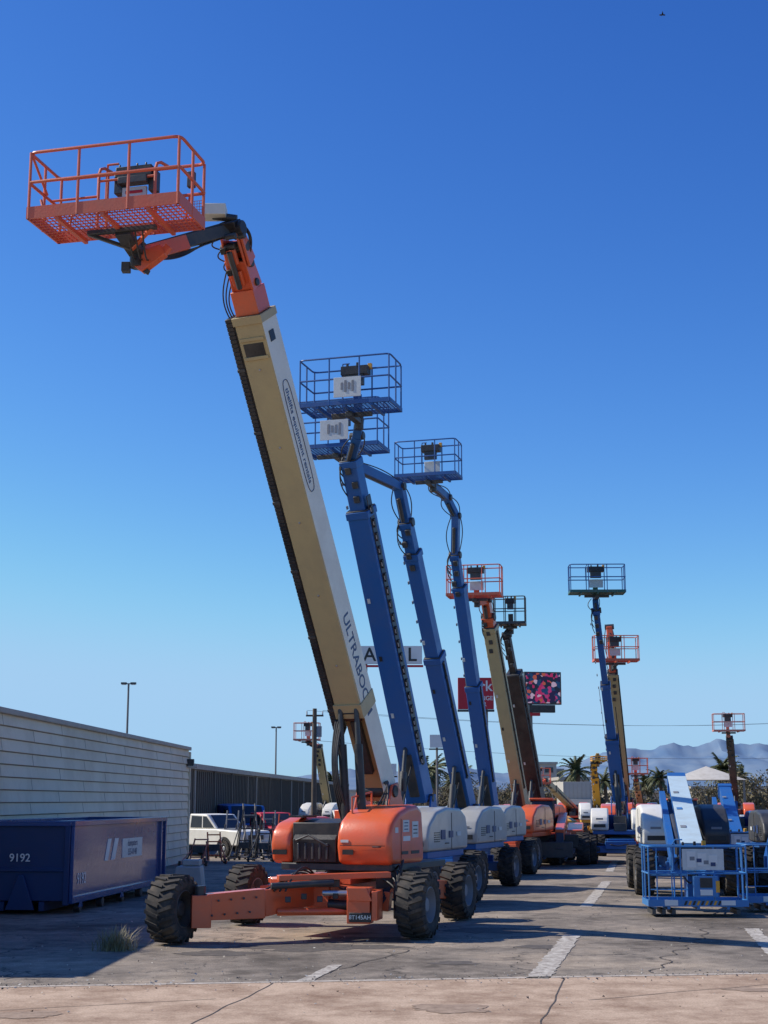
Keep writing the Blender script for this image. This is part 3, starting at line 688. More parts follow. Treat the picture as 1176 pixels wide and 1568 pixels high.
# ================================================================ other lifts
ee=(.96,-.28)
bs=[(0,.86,.52,.60,None),(.6,1,.38,.46,None)]
boom_lift(S(643,1222,37.5),S(537,705,34),[S(547,668,33.4)],dict(c=S(537,628,32.4),e=ee,W=2.12,D=1.0,grid=True,place='front',H=1.10),style='blue',secs=bs,lead=1.2,hood='grey',chunky=True)
boom_lift(S(714,1236,44),S(622,800,39.5),[S(611,745,39)],dict(c=S(516,692,35.8),e=ee,W=2.42,D=1.0,H=1.2,grid=True,place='front'),style='blue',secs=[(0,.55,.46,.54,None),(.3,.9,.38,.44,None),(.8,1,.3,.36,None)],lead=1.2,jw=.22)
boom_lift(S(752,1238,51),S(697,850,47),[S(698,790,46.6),S(684,762,46)],dict(c=S(656,733,44),e=ee,W=1.9,place='rear',grid=True),style='blue',secs=[(0,.5,.44,.5,None),(.3,.88,.36,.42,None),(.8,1,.26,.32,None)],lead=1.2,jw=.20)
boom_lift(S(800,1238,58),S(748,945,54.6),[S(744,918,54)],dict(c=S(727,914,53),e=(.98,-.2),W=1.95,grid=True),style='jlg',secs=[(0,.95,.46,.52,'cream'),(.9,1,.4,.4,'orange')],hood='orange',lead=1.2,jw=.26)
boom_lift(S(824,1232,63),S(776,972,59.5),[],dict(c=S(781,957,59),e=(.99,-.15),W=1.25,place=None),style='black',secs=[(0,.78,.55,.6,'black'),(.6,1,.26,.3,'black')],hood='orange',lead=1.2)
boom_lift(S(948,1222,62),S(913,935,58),[],dict(c=S(914,909,57.6),e=(1,-.03),W=2.15,place='rear',gm='greenish',toe='greenish'),f=(-.15,-.98),style='blue',secs=[(0,.33,.50,.60,None),(.2,.62,.36,.42,None),(.5,1,.24,.28,None)],hood='white',lead=1.4,hoodh=.85)
boom_lift(S(958,1225,70),S(938,1030,66),[S(933,960,65.8)],dict(c=S(943,1013,65),e=(1,-.02),W=1.95,grid=True),f=(-.15,-.98),style='jlg',secs=[(0,1,.42,.48,'cream')],hood='orange',jw=.24)
boom_lift(S(1126,1232,98),S(1117,1130,95),[],dict(c=S(1116,1120,94.5),e=(1,-.1),W=1.95),f=(-.2,-.98),style='faded',secs=[(0,1,.40,.40,'dark')],hood='orange')
boom_lift(S(503,1238,98),S(487,1143,95),[],dict(c=S(470,1134,94.5),e=(1,-.1),W=1.6),f=(-.3,-.95),style='faded',secs=[(0,1,.45,.45,'cream')],hood='white')
boom_lift(S(982,1236,106),S(974,1195,104),[],dict(c=S(974,1186,103),e=(1,-.1),W=1.6),f=(-.2,-.98),style='jlg',hood='orange')
boom_lift(S(915,1240,92),S(909,1168,90),[],dict(c=S(917,1166,90),e=(1,0),W=.9,H=.3,place=None),f=(-.1,-.99),style='yellow',hood='white')
boom_lift(S(880,1240,118),S(835,1195,110),[],dict(c=S(826,1200,109),e=(1,0),W=1.6),f=(-.2,-.98),style='jlg',hood='orange')
# lowered articulating lift at the right with its basket on the ground
def ground_lift(cx,cy,bx,f=(-.1,-.99),by=33.4,W=2.0,pal=True,boomtop=None,hl='white',hr='grey',hh=1.0):
    f2=V((f[0],f[1],0)).normalized(); r=V((-f2.y,f2.x,0)); r=-r if r.x<0 else r
    o=top('boom_lift',(cx,cy,0)); c=V((cx,cy,0))
    chassis(o,c,f2,3.2,2.3,.6,frame='blue'); turntable(o,c,f2,L=2.9,Wd=2.3,hood=hl,hoodr=hr,h=hh)
    C=V((bx,by,.22)); e=V((1,-.04,0)).normalized(); g=V((-e.y,e.x,0))
    basket(o,C,e,W,1.0,1.25,rail='bluelt',toe='bluelt',grid=False,place=None,r=.020,posts=3,toeh=.14,support=False)
    q=Part('basket_gate_and_labels',o,bevel=.006)
    def P(a,b,z): return C+e*(a*W/2)+g*(b*.5)+Z*z
    q.box(P(.12,-1.03,.98),(W*.42,.02,.44),'placard',X=e,Y=g)
    for k in range(3): q.box(P(-.12+.22*k,-1.06,.98),(W*.09,.006,.34-.08*k),'signwhite',X=e,Y=g)
    for k in range(4): q.box(P(-.1+.14*k,-1.067,1.0-.04*k),(W*.05,.004,.08),'decal' if k%2 else 'hubgrey',X=e,Y=g)
    q.box(P(.15,-1.06,.42),(.5,.18,.42),'bluelt',X=e,Y=g); q.box(P(.15,-1.26,.5),(.26,.012,.2),'black',X=e,Y=g)
    q.box(P(.15,-1.26,.3),(.26,.012,.12),'signwhite',X=e,Y=g); q.box(P(.38,-1.15,.42),(.08,.1,.24),'yellow',X=e,Y=g)
    q.box(P(-.55,-1.04,.08),(.28,.012,.12),'signwhite',X=e,Y=g); q.box(P(.6,-1.04,.08),(.3,.012,.1),'signwhite',X=e,Y=g)
    for k in range(9):
        q.prism([(0,0),(.05,0),(.09,.09),(.04,.09)],P(-.30+.085*k,-1.035,.03),e,Z,g,.004,'yellow' if k%2 else 'decalk')
    for k in range(3): q.box(P(-.9+.2*k,-.2,-.11),(.08,.8,.1),'dark',X=e,Y=g)
    q.box(P(.8,-.2,-.11),(.08,.8,.1),'dark',X=e,Y=g)
    for k in range(2): q.tube([P(-.95,-.95,.35+.3*k),P(-.2,-.95,.35+.3*k)],.012,'bluelt')
    for k in range(2): q.tube([P(-.82+.3*k,-.97,.05),P(-.82+.3*k,-.97,1.25)],.014,'bluelt')
    q.done()
    p=Part('main_boom',o,bevel=.02)
    top_=boomtop or V((cx-.15,cy+1.2,3.1)); low=P(.25,3.4,1.2); low=V((low.x,low.y,1.25))
    d=(top_-low).normalized(); n=d.cross((r-d*r.dot(d)).normalized()); n=n if n.z>0 else -n
    p.beam(low,top_,.42,.42,'blue',side=r)
    if pal: p.beam(low+n*.23,top_+n*.23,.5,.03,'palepanel',side=r)
    p.beam(top_-d*.15,top_+d*.35,.5,.5,'blue',side=r)
    p.beam(low-r*.42-Z*.25,top_-r*.42-Z*.35,.16,.3,'blue',side=r)
    p.cyl(low-r*.25-Z*.3,low.lerp(top_,.6)-r*.25-Z*.2,.08,'dark')
    for k in range(3):
        cc=low.lerp(top_,.2+.25*k)+n*.255-r*.12; p.box(cc,(.14,.22,.012),'bluelt' if k%2 else 'hubgrey',X=r,Y=d,Z=n)
    p.beam(low,low-g*.8-Z*.35,.3,.3,'blue',side=r); p.beam(low-g*.8-Z*.35,P(.25,.9,.45),.22,.22,'bluelt',side=r)
    p.cyl(low-r*.3,low+r*.3,.16,'dark'); p.cyl(low-g*.8-Z*.35-r*.25,low-g*.8-Z*.35+r*.25,.12,'dark')
    p.box(V((cx,cy+1.0,1.8)),(.5,.8,1.2),'blue',X=r,Y=f2); p.box(low+Z*.05-g*.3+r*.3,(.3,.5,.3),'dark',X=r,Y=g)
    p.box(low+r*.1-g*.5-Z*.7,(.7,.5,.5),'blue',X=r,Y=g)
    for k in range(7):
        a=low+V((random.uniform(-.4,.4),random.uniform(-.2,.3),random.uniform(-.3,.2)))
        p.tube(hose(a,P(random.uniform(-.4,.6),.9,.6),V((random.uniform(-.3,.3),-.2,random.uniform(-.3,.2)))),.02,'black')
    p.done()
ground_lift(8.15,41.5,6.72,by=33.0,W=2.1,boomtop=S(1036,1200,42.5),hr='dark',hh=1.05)
ground_lift(11.6,42.5,9.15,by=34.2,W=2.2,boomtop=S(1215,1210,44),pal=False,hl='dark',hr='grey',hh=.9)
ground_lift(12.6,54,11.0,by=47.0,W=2.1,boomtop=S(1110,1212,57),pal=False,hl='dark',hr='blue',hh=.8)
# ================================================================ telehandler
def telehandler(c,ang,col='orange'):
    c=V(c); o=top('telehandler',c); f=V((math.sin(ang),-math.cos(ang),0)); r=V((f.y*-1,f.x,0)); r=-r if r.x<0 else r
    for a in(-1,1):
        for b in(-1,1): wheel(o,c+f*(a*1.6)+r*(b*1.0)+Z*.62,r,.62)
    p=Part('body',o,bevel=.03)
    p.beam(c-f*2.3+Z*.95,c+f*2.0+Z*.95,1.1,.5,col,side=r)
    p.prism([(-1.9,.8),(.9,.8),(.9,1.3),(-1.2,1.55),(-1.9,1.35)],c+r*.68,f,Z,r,.6,col)
    p.prism([(-.8,1.0),(.9,1.0),(.95,1.6),(.6,2.45),(-.7,2.45),(-.85,1.6)],c-r*.6,f,Z,r,.85,'glass')
    for x,y in((-.78,.92),(.58,.92)):
        for b in(-1,1): p.beam(c-r*.6+r*(b*.43)+f*x*1.02+Z*2.45,c-r*.6+r*(b*.43)+f*(x*1.25)+Z*1.2,.07,.07,'black')
    p.box(c-r*.6-f*.05+Z*2.48,(1.5,.95,.09),col,X=f,Y=r); p.box(c+f*2.1+Z*.9,(.2,1.7,.5),'black',X=f,Y=r)
    p.beam(c-f*2.2+Z*1.75+r*.15,c+f*2.4+Z*1.15+r*.15,.35,.4,col,side=r)
    p.beam(c+f*2.4+Z*1.15+r*.15,c+f*2.8+Z*.55+r*.15,.3,.3,'dark',side=r)
    p.box(c+f*2.85+Z*.6,(.1,1.3,.6),'dark',X=f,Y=r)
    for b in(-1,1): p.beam(c+f*2.9+r*(b*.4)+Z*.33,c+f*4.0+r*(b*.4)+Z*.30,.12,.05,'dark',side=r)
    p.done()
telehandler((6.9,60,0),-.15); telehandler((9.6,84,0),.1,'yellow'); telehandler((15.2,74,0),.3,'orange'); telehandler((13.4,65,0),-.3,'dark')
# ================================================================ trucks
def pickup(c,ang,col='white',name='pickup_truck',van=False):
    c=V(c); f=V((math.cos(ang),math.sin(ang),0)); r=V((-f.y,f.x,0)); o=top(name,c)
    p=Part('body',o,bevel=.05,seg=3,ang=30)
    if van:
        p.prism([(-2.6,.4),(2.6,.4),(2.65,1.0),(2.1,1.25),(1.5,2.15),(-2.6,2.25)],c,f,Z,r,1.95,col)
    else:
        p.prism([(-2.7,.5),(2.6,.5),(2.65,.95),(2.55,1.12),(1.1,1.2),(-2.7,1.2)],c,f,Z,r,1.9,col)
        p.prism([(-.75,1.2),(1.1,1.2),(.45,1.82),(-.65,1.85)],c,f,Z,r,1.7,col)
    p.done()
    q=Part('windows_and_trim',o)
    for b in(-1,1):
        if van: q.prism([(.6,1.3),(1.9,1.3),(1.4,1.95),(.6,1.98)],c+r*(b*.978),f,Z,r,.012,'glass')
        else:
            q.prism([(-.6,1.25),(.12,1.25),(.12,1.74),(-.52,1.76)],c+r*(b*.855),f,Z,r,.012,'glass'); q.prism([(.2,1.25),(.92,1.25),(.42,1.73),(.2,1.74)],c+r*(b*.855),f,Z,r,.012,'glass')
        q.box(c+f*2.64+r*(b*.7)+Z*.9,(.04,.35,.16),'placard',X=f,Y=r)
        for x in (-1.7,1.65): q.cyl(c+f*x+r*(b*.90)+Z*.42,c+f*x+r*(b*.958)+Z*.42,.46,'black',n=24)
    if van:
        a0=c+f*2.11+Z*1.27; b0=c+f*1.53+Z*2.11; q.quad(a0-r*.85+Z*.015,a0+r*.85+Z*.015,b0+r*.8+Z*.03+f*.015,b0-r*.8+Z*.03+f*.015,'glass')
    else:
        q.prism([(-2.5,1.202),(-.85,1.202),(-.85,1.206),(-2.5,1.206)],c,f,Z,r,1.6,'black')
        w0=c+f*1.08+Z*1.24; q.quad(w0-r*.75,w0+r*.75,c+f*.50+r*.68+Z*1.8,c+f*.50-r*.68+Z*1.8,'glass')
    q.box(c+f*2.66+Z*.85,(.04,.9,.2),'black',X=f,Y=r); q.box(c+f*2.68+Z*.58,(.1,1.85,.16),'steel',X=f,Y=r)
    q.done()
    for a in(-1.7,1.65):
        for b in(-1,1): wheel(o,c+f*a+r*(b*.90)+Z*.38,r,.38,'steel',.7)
pickup((-7.6,67.5,0),math.radians(-40)); pickup((-7.7,80,0),math.radians(-70),'blue','cargo_van',True)
pickup((-5.6,75,0),math.radians(-60),'red')
pickup((-2.6,96,0),math.radians(-70),'white'); pickup((15.5,62,0),math.radians(-100),'grey')
def box_truck(c,w=2.4,l=6.5,h=2.4,col='white'):
    c=V(c); o=top('box_truck',c); p=Part('cargo_box',o,bevel=.03)
    p.box(c+V((0,l*.15,1+h/2)),(w,l*.75,h),col)
    for k in range(7): p.box(c+V((-w/2+.15+k*(w-.3)/6,-l*.225-.012,1+h/2)),(.03,.02,h*.95),'trim')
    p.box(c+V((0,0,.85)),(1.0,l,.25),'dark')
    p.prism([(-l*.5,.6),(-l*.26,.6),(-l*.26,2.5),(-l*.36,2.5),(-l*.41,1.6),(-l*.5,1.4)],c,V((0,1,0)),Z,V((1,0,0)),2.1,col)
    p.done(); q=Part('windscreen',o); y0=-l*.41
    q.quad(c+V((-.9,y0-.01,1.65)),c+V((.9,y0-.01,1.65)),c+V((.9,-l*.36-.012,2.4)),c+V((-.9,-l*.36-.012,2.4)),'glass'); q.done()
    for a in(-l*.38,l*.3):
        for b in(-1,1): wheel(o,c+V((b*.95,a,.48)),(1,0),.48,'steel',.8)
box_truck((16.8,132,0),w=2.5,h=3.0,col='stucco2')
# ================================================================ material lifts / small plant by the building
def material_lift(c,h=2.2,col='steel',tilt=.1,s=1):
    c=V(c); o=top('material_lift',c); p=Part('frame',o)
    for b in(-.25,.25):
        p.tube([c+V((b,0,.1)),c+V((b+tilt*h*s,.1,h))],.03,col); p.tube([c+V((b,0,.1)),c+V((b*2.2,-.9,.08))],.03,col)
        p.tube([c+V((b+tilt*.6,0,h*.6)),c+V((b*2,-.7,.1))],.022,col)
        p.tube([c+V((b-.06,0,.2)),c+V((b-.06+tilt*h*.7*s,.05,h*.7))],.025,'dark')
    for k in range(4): z=.3+k*h*.22; p.beam(c+V((-.25+tilt*z*s,.05,z)),c+V((.25+tilt*z*s,.05,z)),.05,.05,col)
    for b in(-.5,.5): p.cyl(c+V((b-.04,-.85,.1)),c+V((b+.04,-.85,.1)),.1,'rubber'); p.cyl(c+V((b*.7-.04,.1,.14)),c+V((b*.7+.04,.1,.14)),.14,'rubber')
    p.box(c+V((tilt*.5,-.1,.6)),(.4,.25,.25),'dark')
    p.done()
for i,(u,Y,h,cl,tl) in enumerate(((352,66,2.0,'hubgrey',.05),(372,63,2.2,'dark',.12),(388,64,2.3,'trim',-.1),(402,62,1.8,'dark',.1),(412,67,2.0,'hubgrey',.0),(330,60,1.2,'orange',-.08),(300,58,1.0,'faded',.2),(432,72,1.8,'orange',0.05))):
    material_lift(V((S(u,1300,Y).x,Y,0)),h,cl,tl)
q=Gp(285,1362); bb=top('concrete_barrier_block',q); p=Part('block',bb,bevel=.03)
p.prism([(-.45,0),(.45,0),(.38,.62),(-.3,.62)],q+V((0,.4,0)),V((1,0,0)),Z,V((0,1,0)),.8,'block'); p.box(q+V((.1,.4,.72)),(.5,.5,.16),'block'); p.done()
# ================================================================ buildings
def siding_building():
    a=V((-9.52,22.6,0)); b=V((-8.1,62,0)); h=4.5; d=(b-a).normalized(); n=V((d.y,-d.x,0)); L=(b-a).length; W_=16
    o=top('commercial_building',(a+b)/2-n*8)
    p=Part('core_walls',o)
    p.box((a+b)/2-n*(W_/2+.03)+Z*(h/2-.05),(L,W_,h-.1),'siding',X=d,Y=n); p.done()
    s=Part('lap_siding',o); k=15; ch=h/k
    for i in range(k):
        z0=i*ch; z1=z0+ch
        s.raw([a+n*.06+Z*z0,b+n*.06+Z*z0,b+n*.01+Z*(z1-.028),a+n*.01+Z*(z1-.028),a-n*.03+Z*z0,b-n*.03+Z*z0],[(0,1,2,3),(0,4,5,1)],'siding')
        s.raw([a+n*.004+Z*(z1-.03),b+n*.004+Z*(z1-.03),b+n*.004+Z*z1,a+n*.004+Z*z1],[(0,1,2,3)],'grooveshade')
        e0=b; s.raw([e0+n*.06+Z*z0,e0+d*.04-n*W_+Z*z0,e0+d*.005-n*W_+Z*z1,e0+n*.005+Z*z1],[(0,1,2,3)],'siding')
        for j in range(7):
            q=a+d*((j+.5*(i%2))*5.6+1.5); s.beam(q+n*.062+Z*(z0+.005),q+n*.018+Z*(z1-.03),.018,.006,'trim',side=d)
    s.done()
    t=Part('parapet_coping',o,bevel=.02); t.beam(a+Z*(h+.03)+n*0.0,b+d*.08+Z*(h+.03),.24,.14,'trim',side=n); t.beam(b+n*.05+Z*.0+d*.03,b+n*.05+Z*4.4+d*.03,.12,.12,'siding',side=n)
    t.beam(b+d*.05+Z*(h+.028),b+d*.05-n*W_+Z*(h+.028),.2,.11,'trim',side=d)
    t.beam(a-d*.05+Z*(h+.028),a-d*.05-n*W_+Z*(h+.028),.2,.11,'trim',side=d)
    t.box(b+n*.16-d*.4+Z*3.95,(.2,.3,.3),'dark',X=d,Y=n); t.box(b+n*.26-d*.4+Z*3.8,(.2,.4,.12),'block',X=d,Y=n)
    t.box(b+d*.02+n*.1+Z*2.6,(.08,.06,.3),'dark')
    t.box(a+d*20-n*3+Z*4.65,(.5,.5,.3),'trim'); t.box(b-d*9-n*3+Z*4.65,(.8,.8,.4),'trim'); t.cyl(b-d*14-n*2+Z*4.5,b-d*14-n*2+Z*5.0,.08,'trim')
    t.done()
siding_building()
def metal_building():
    o=top('metal_warehouse',(-12,115,0)); pts=[V((-9.4,70,0)),V((-8.3,92,0)),V((-6.7,118,0)),V((-4.0,165,0))]; h=4.15
    p=Part('ribbed_walls',o)
    for i in range(3):
        a,b=pts[i],pts[i+1]; d=(b-a).normalized(); n=V((d.y,-d.x,0)); L=(b-a).length
        p.box((a+b)/2-n*7+Z*(h/2),(L,14,h),'metalwall',X=d,Y=n)
        k=int(L/.6)
        for j in range(k): q=a+d*(j*.6+.3)+n*.03; p.beam(q,q+Z*(h-.3),.07,.06,'metalwall',side=d)
        p.beam(a+n*.08+Z*(h-.1),b+n*.08+Z*(h-.1),.2,.25,'trim',side=n)
        for j in range(int(L/6)): q=a+d*(j*6+3)+n*.05; p.beam(q,q+Z*(h-.25),.2,.1,'trim' if j%3==0 else 'metalwall',side=d)
    p.box(V((-16.4,69.95,2.07)),(14,.06,4.1),'metalwall'); p.done()
metal_building()
def building(name,u0,u1,vt,Y,mat,storeys=2,depth=20,win='glass'):
    a=S(u0,vt,Y); b=S(u1,vt,Y); h=a.z; w=b.x-a.x; c=V(((a.x+b.x)/2,Y,0)); o=top(name,c)
    p=Part('walls',o); p.box(c+V((0,depth/2,h/2)),(w,depth,h),mat); p.box(c+V((0,depth/2,h+.15)),(w+.4,depth+.4,.35),'trim'); p.done()
    q=Part('windows',o); k=max(2,int(w/3.0)); sh=h/storeys
    for s_ in range(storeys):
        for i in range(k):
            x=a.x+w*(i+.5)/k; q.box(V((x,Y-.02,s_*sh+sh*.55)),(w/k*.55,.1,sh*.42),win); q.box(V((x,Y-.06,s_*sh+sh*.32)),(w/k*.62,.12,sh*.05),'trim')
        for i in range(6): q.box(V((a.x-.02,Y+depth*(i+.5)/6,s_*sh+sh*.55)),(.1,depth/6*.5,sh*.42),win)
    q.done()
building('office_building',806,852,1170,230,'stucco2',4)
building('stucco_building',818,862,1180,252,'stucco',3,depth=15)
building('beige_store_building',612,700,1208,210,'stucco',1)
building('long_store_building',700,830,1213,200,'stucco',1)
building('white_shed_building',858,902,1194,170,'stucco2',1,depth=10)
building('flat_store_building',940,1060,1214,190,'stucco',1)
building('tan_store_building',1060,1260,1208,180,'stucco',1)
building('distant_store_building',380,620,1212,260,'stucco2',1)
cn=top('canopy_shelter',(S(1082,1200,120).x,120,0)); c0=cn.location
p=Part('canopy_roof',cn); p.raw([c0+V((-2.6,-2.6,4.0)),c0+V((2.6,-2.6,4.0)),c0+V((2.6,2.6,4.0)),c0+V((-2.6,2.6,4.0)),c0+V((0,0,5.1))],[(0,1,4),(1,2,4),(2,3,4),(3,0,4),(3,2,1,0)],'block')
for x in(-2.4,2.4):
    for y in(-2.4,2.4): p.cyl(c0+V((x,y,0)),c0+V((x,y,4)),.09,'pole')
p.done()
# ================================================================ roll-off container
def container():
    a=V((-6.85,33.2,0)); b=V((-6.05,41.6,0)); d=(b-a).normalized(); n=V((d.y,-d.x,0)); L=(b-a).length; W_=2.15; h=1.92
    o=top('roll_off_dumpster',(a+b)/2-n*W_/2); c=(a+b)/2-n*W_/2
    p=Part('bin_body',o,bevel=.012)
    t=.06; zb=.28
    p.box(c+n*(W_/2-t/2)+Z*((h+zb)/2),(L,t,h-zb),'containerblue',X=d,Y=n)
    p.box(c-n*(W_/2-t/2)+Z*((h+zb)/2),(L,t,h-zb),'containerblue',X=d,Y=n)
    p.box(c-d*(L/2-t/2-.002)+Z*((h+zb)/2),(t,W_-2*t,h-zb-.01),'containerdark',X=d,Y=n)
    p.box(c+d*(L/2-t/2-.002)+Z*((h+zb)/2),(t,W_-2*t,h-zb-.01),'containerdark',X=d,Y=n)
    p.box(c+Z*(zb+.03),(L-.15,W_-.15,.06),'containerdark',X=d,Y=n)
    p.done()
    q=Part('bin_frame',o,bevel=.012)
    for b_ in(-1,1): 
        q.beam(c+n*(b_*(W_/2+.02))-d*(L/2+.03)+Z*(h+.02),c+n*(b_*(W_/2+.02))+d*(L/2+.03)+Z*(h+.02),.12,.12,'containerblue',side=n)
        q.beam(c+n*(b_*(W_/2+.0))-d*(L/2)+Z*(zb+.02),c+n*(b_*(W_/2+.0))+d*(L/2)+Z*(zb+.02),.14,.14,'containerblue',side=n)
        q.beam(c+n*(b_*.45)-d*(L/2)+Z*.17,c+n*(b_*.45)+d*(L/2)+Z*.17,.12,.2,'containerdark',side=n)
    for e_ in(-1,1): q.beam(c+d*(e_*(L/2+.02))-n*W_/2+Z*(h+.018),c+d*(e_*(L/2+.02))+n*W_/2+Z*(h+.018),.11,.11,'containerblue',side=d)
    for x in(-L/2+.03,L/2-.03,L/2-.5): q.beam(c+n*(W_/2+.03)+d*x+Z*zb,c+n*(W_/2+.03)+d*x+Z*h,.1,.08,'containerblue',side=d)
    e0=c-d*(L/2+.02)
    for x in(-1.0,1.0): q.beam(e0+n*x+Z*.2,e0+n*x+Z*h,.12,.1,'containerdark',side=n)
    q.beam(e0-n*1+Z*.95,e0+n*1+Z*.95,.06,.08,'containerdark',side=d)
    q.prism([(-.05,.85),(-.32,.1),(.32,.1),(.05,.85)],e0-d*.06,n,Z,d,.08,'containerdark')
    for k in range(5): q.cyl(c+n*(W_/2-.1)+d*(-L/2+.7+k*(L-1.4)/4)+Z*.12,c+n*(W_/2+.05)+d*(-L/2+.7+k*(L-1.4)/4)+Z*.12,.11,'dark')
    for k in range(3): q.prism([(0,0),(.3,0),(.2,.16),(.1,.16)],c+n*(W_/2+.06)+d*(-L/2+.5+k*(L-1.6)/2)+Z*.12,d,Z,n,.02,'containerblue')
    q.done()
    s=Part('company_panel',o); m=c+n*(W_/2+.005)-d*(.2)
    s.box(m+Z*1.28+d*1.1,(1.9,.01,.46),'placard',X=d,Y=n)
    s.prism([(-.1,-.22),(.25,-.22),(.55,.28),(.2,.28)],m+Z*1.26-d*.75+n*.003,d,Z,n,.006,'signwhite')
    s.prism([(-.65,-.22),(-.35,-.22),(-.1,.28),(-.4,.28)],m+Z*1.26-d*.75+n*.003,d,Z,n,.006,'signwhite')
    s.done()
    text('panel_lettering',o,'dumpsters\n555-0148',m+Z*1.28+d*1.1+n*.008,d,Z,.22,'decal')
    text('bin_number',o,'9192',m-d*3.2+Z*.72+n*.006,d,Z,.34,'signwhite')
    text('bin_number_end',o,'9192',e0-d*.055+Z*1.2-n*.05,n,Z,.24,'signwhite')
container()
# ================================================================ signs
def sign_letters():
    Y=120; c=S(590,1003,Y); o=top('roadside_letter_sign',(c.x,Y,0)); p=Part('sign_panels',o)
    zz=c.z
    for k,(u,ch) in enumerate(((534,'M'),(566,'A'),(601,'I'),(631,'L'))):
        q=S(u,1003,Y); p.box(V((q.x,Y,zz)),(1.62,.25,1.45),'signwhite')
        text('sign_letter',o,ch,V((q.x,Y-.14,zz-.02)),V((1,0,0)),Z,1.55,'decalk')
    q0=S(515,1020,Y); q1=S(648,1020,Y); p.beam(V((q0.x,Y,q0.z)),V((q1.x,Y,q0.z)),.3,.16,'red',side=V((0,1,0)))
    for u in(560,612): q=S(u,1020,Y); p.cyl(V((q.x,Y+.3,0)),V((q.x,Y+.3,q.z+1)),.14,'pole')
    p.done()
sign_letters()
def billboards():
    Y=150; a=S(803,1031,Y); b=S(858,1077,Y); cx=(a.x+b.x)/2; cz=(a.z+b.z)/2; w=(b.x-a.x); h=a.z-b.z
    o=top('led_billboard',(cx,Y,0)); X=V((.985,.17,0)); Yd=V((-.17,.985,0))
    p=Part('cabinet',o); p.box(V((cx,Y,cz)),(w+.25,.5,h+.25),'dark',X=X,Y=Yd); p.box(V((cx-.1,Y,b.z-.55)),(w*.75,.5,.75),'black',X=X,Y=Yd); p.box(V((cx-.9,Y,b.z-1.1)),(1.2,.45,.3),'red',X=X,Y=Yd)
    p.cyl(V((cx-1.3,Y+.5,0)),V((cx-1.3,Y+.5,cz)),.3,'pole'); p.done()
    s=Part('screen',o); s.box(V((cx,Y,cz))-Yd*.27,(w,.03,h),'screen',X=X,Y=Yd); s.done()
    o=top('red_pole_sign',(S(728,1060,Y).x,Y,0)); a=S(701,1038,Y); b=S(756,1086,Y); cx=(a.x+b.x)/2; cz=(a.z+b.z)/2
    p=Part('cabinet',o); p.box(V((cx,Y,cz)),(b.x-a.x,.5,a.z-b.z),'red'); p.box(V((cx,Y,b.z-.15)),(b.x-a.x+.1,.55,.2),'dark'); p.cyl(V((cx+1,Y+.5,0)),V((cx+1,Y+.5,b.z)),.25,'pole'); p.done()
    text('sign_text',o,'Park',V((cx+.3,Y-.26,cz+.7)),V((1,0,0)),Z,1.5,'signwhite'); text('sign_text',o,'LOUNGE\nBAR',V((cx+.5,Y-.26,cz-.8)),V((1,0,0)),Z,.6,'signwhite')
    for (u,v,Yq,w,h,t) in ((592,1178,95,1.25,.7,'ces'),(669,1135,105,1.0,.9,'')):
        c=S(u,v,Yq); o=top('store_sign',(c.x,Yq,0)); p=Part('panel',o); p.box(c,(w,.15,h),'signwhite'); p.box(c-Z*(h/2+.1),(w+.1,.2,.1),'dark'); p.cyl(V((c.x,Yq+.2,0)),V((c.x,Yq+.2,c.z)),.08,'pole'); p.done()
        if t: text('panel_text',o,t,c+V((0,-.09,0)),V((1,0,0)),Z,.55,'decalk')
billboards()
# ================================================================ poles and wires
def lamp(u,vt,Y,w=.55):
    t=S(u,vt,Y); o=top('street_lamp',(t.x,Y,0)); p=Part('pole',o)
    p.cyl(V((t.x,Y,0)),t,.10,'pole',r1=.07); p.beam(t-V((w,0,0)),t+V((w,0,0)),.08,.08,'pole')
    p.cyl(V((t.x,Y,0)),V((t.x,Y,.6)),.25,'block')
    for b in(-1,1): p.box(t+V((b*w,0,.03)),(.4,.3,.14),'dark'); p.box(t+V((b*w,0,-.06)),(.3,.22,.04),'placard')
    p.done()
lamp(197,1047,110,.35); lamp(423,1114,150,.3)
def upole(u,vt,Y,arm=False):
    t=S(u,vt,Y); o=top('utility_pole',(t.x,Y,0)); p=Part('pole',o); p.cyl(V((t.x,Y,0)),t,.17,'wood',r1=.12)
    p.beam(t+V((-.5,0,-.4)),t+V((.5,0,-.4)),.1,.1,'wood'); p.cyl(t+V((.25,0,-1.6)),t+V((.25,0,-1.0)),.16,'hubgrey')
    for b in(-.45,0,.45): p.cyl(t+V((b,0,-.35)),t+V((b,0,-.15)),.04,'placard')
    p.done(); return t
t1=upole(482,1085,85); t2=upole(1300,1095,120)
wr=top('power_lines',(5,100,0)); p=Part('wires',wr)
for k,b_ in enumerate((-.45,.45)):
    p.tube(sag(t1+V((b_,0,-.1)),t2+V((b_,0,-.3)),.7,20),.009,'wire',n=5)
p.tube(sag(t1+V((0,0,-1.8)),t2+V((0,0,-3.2)),.6,20),.010,'wire',n=5)
p.done()
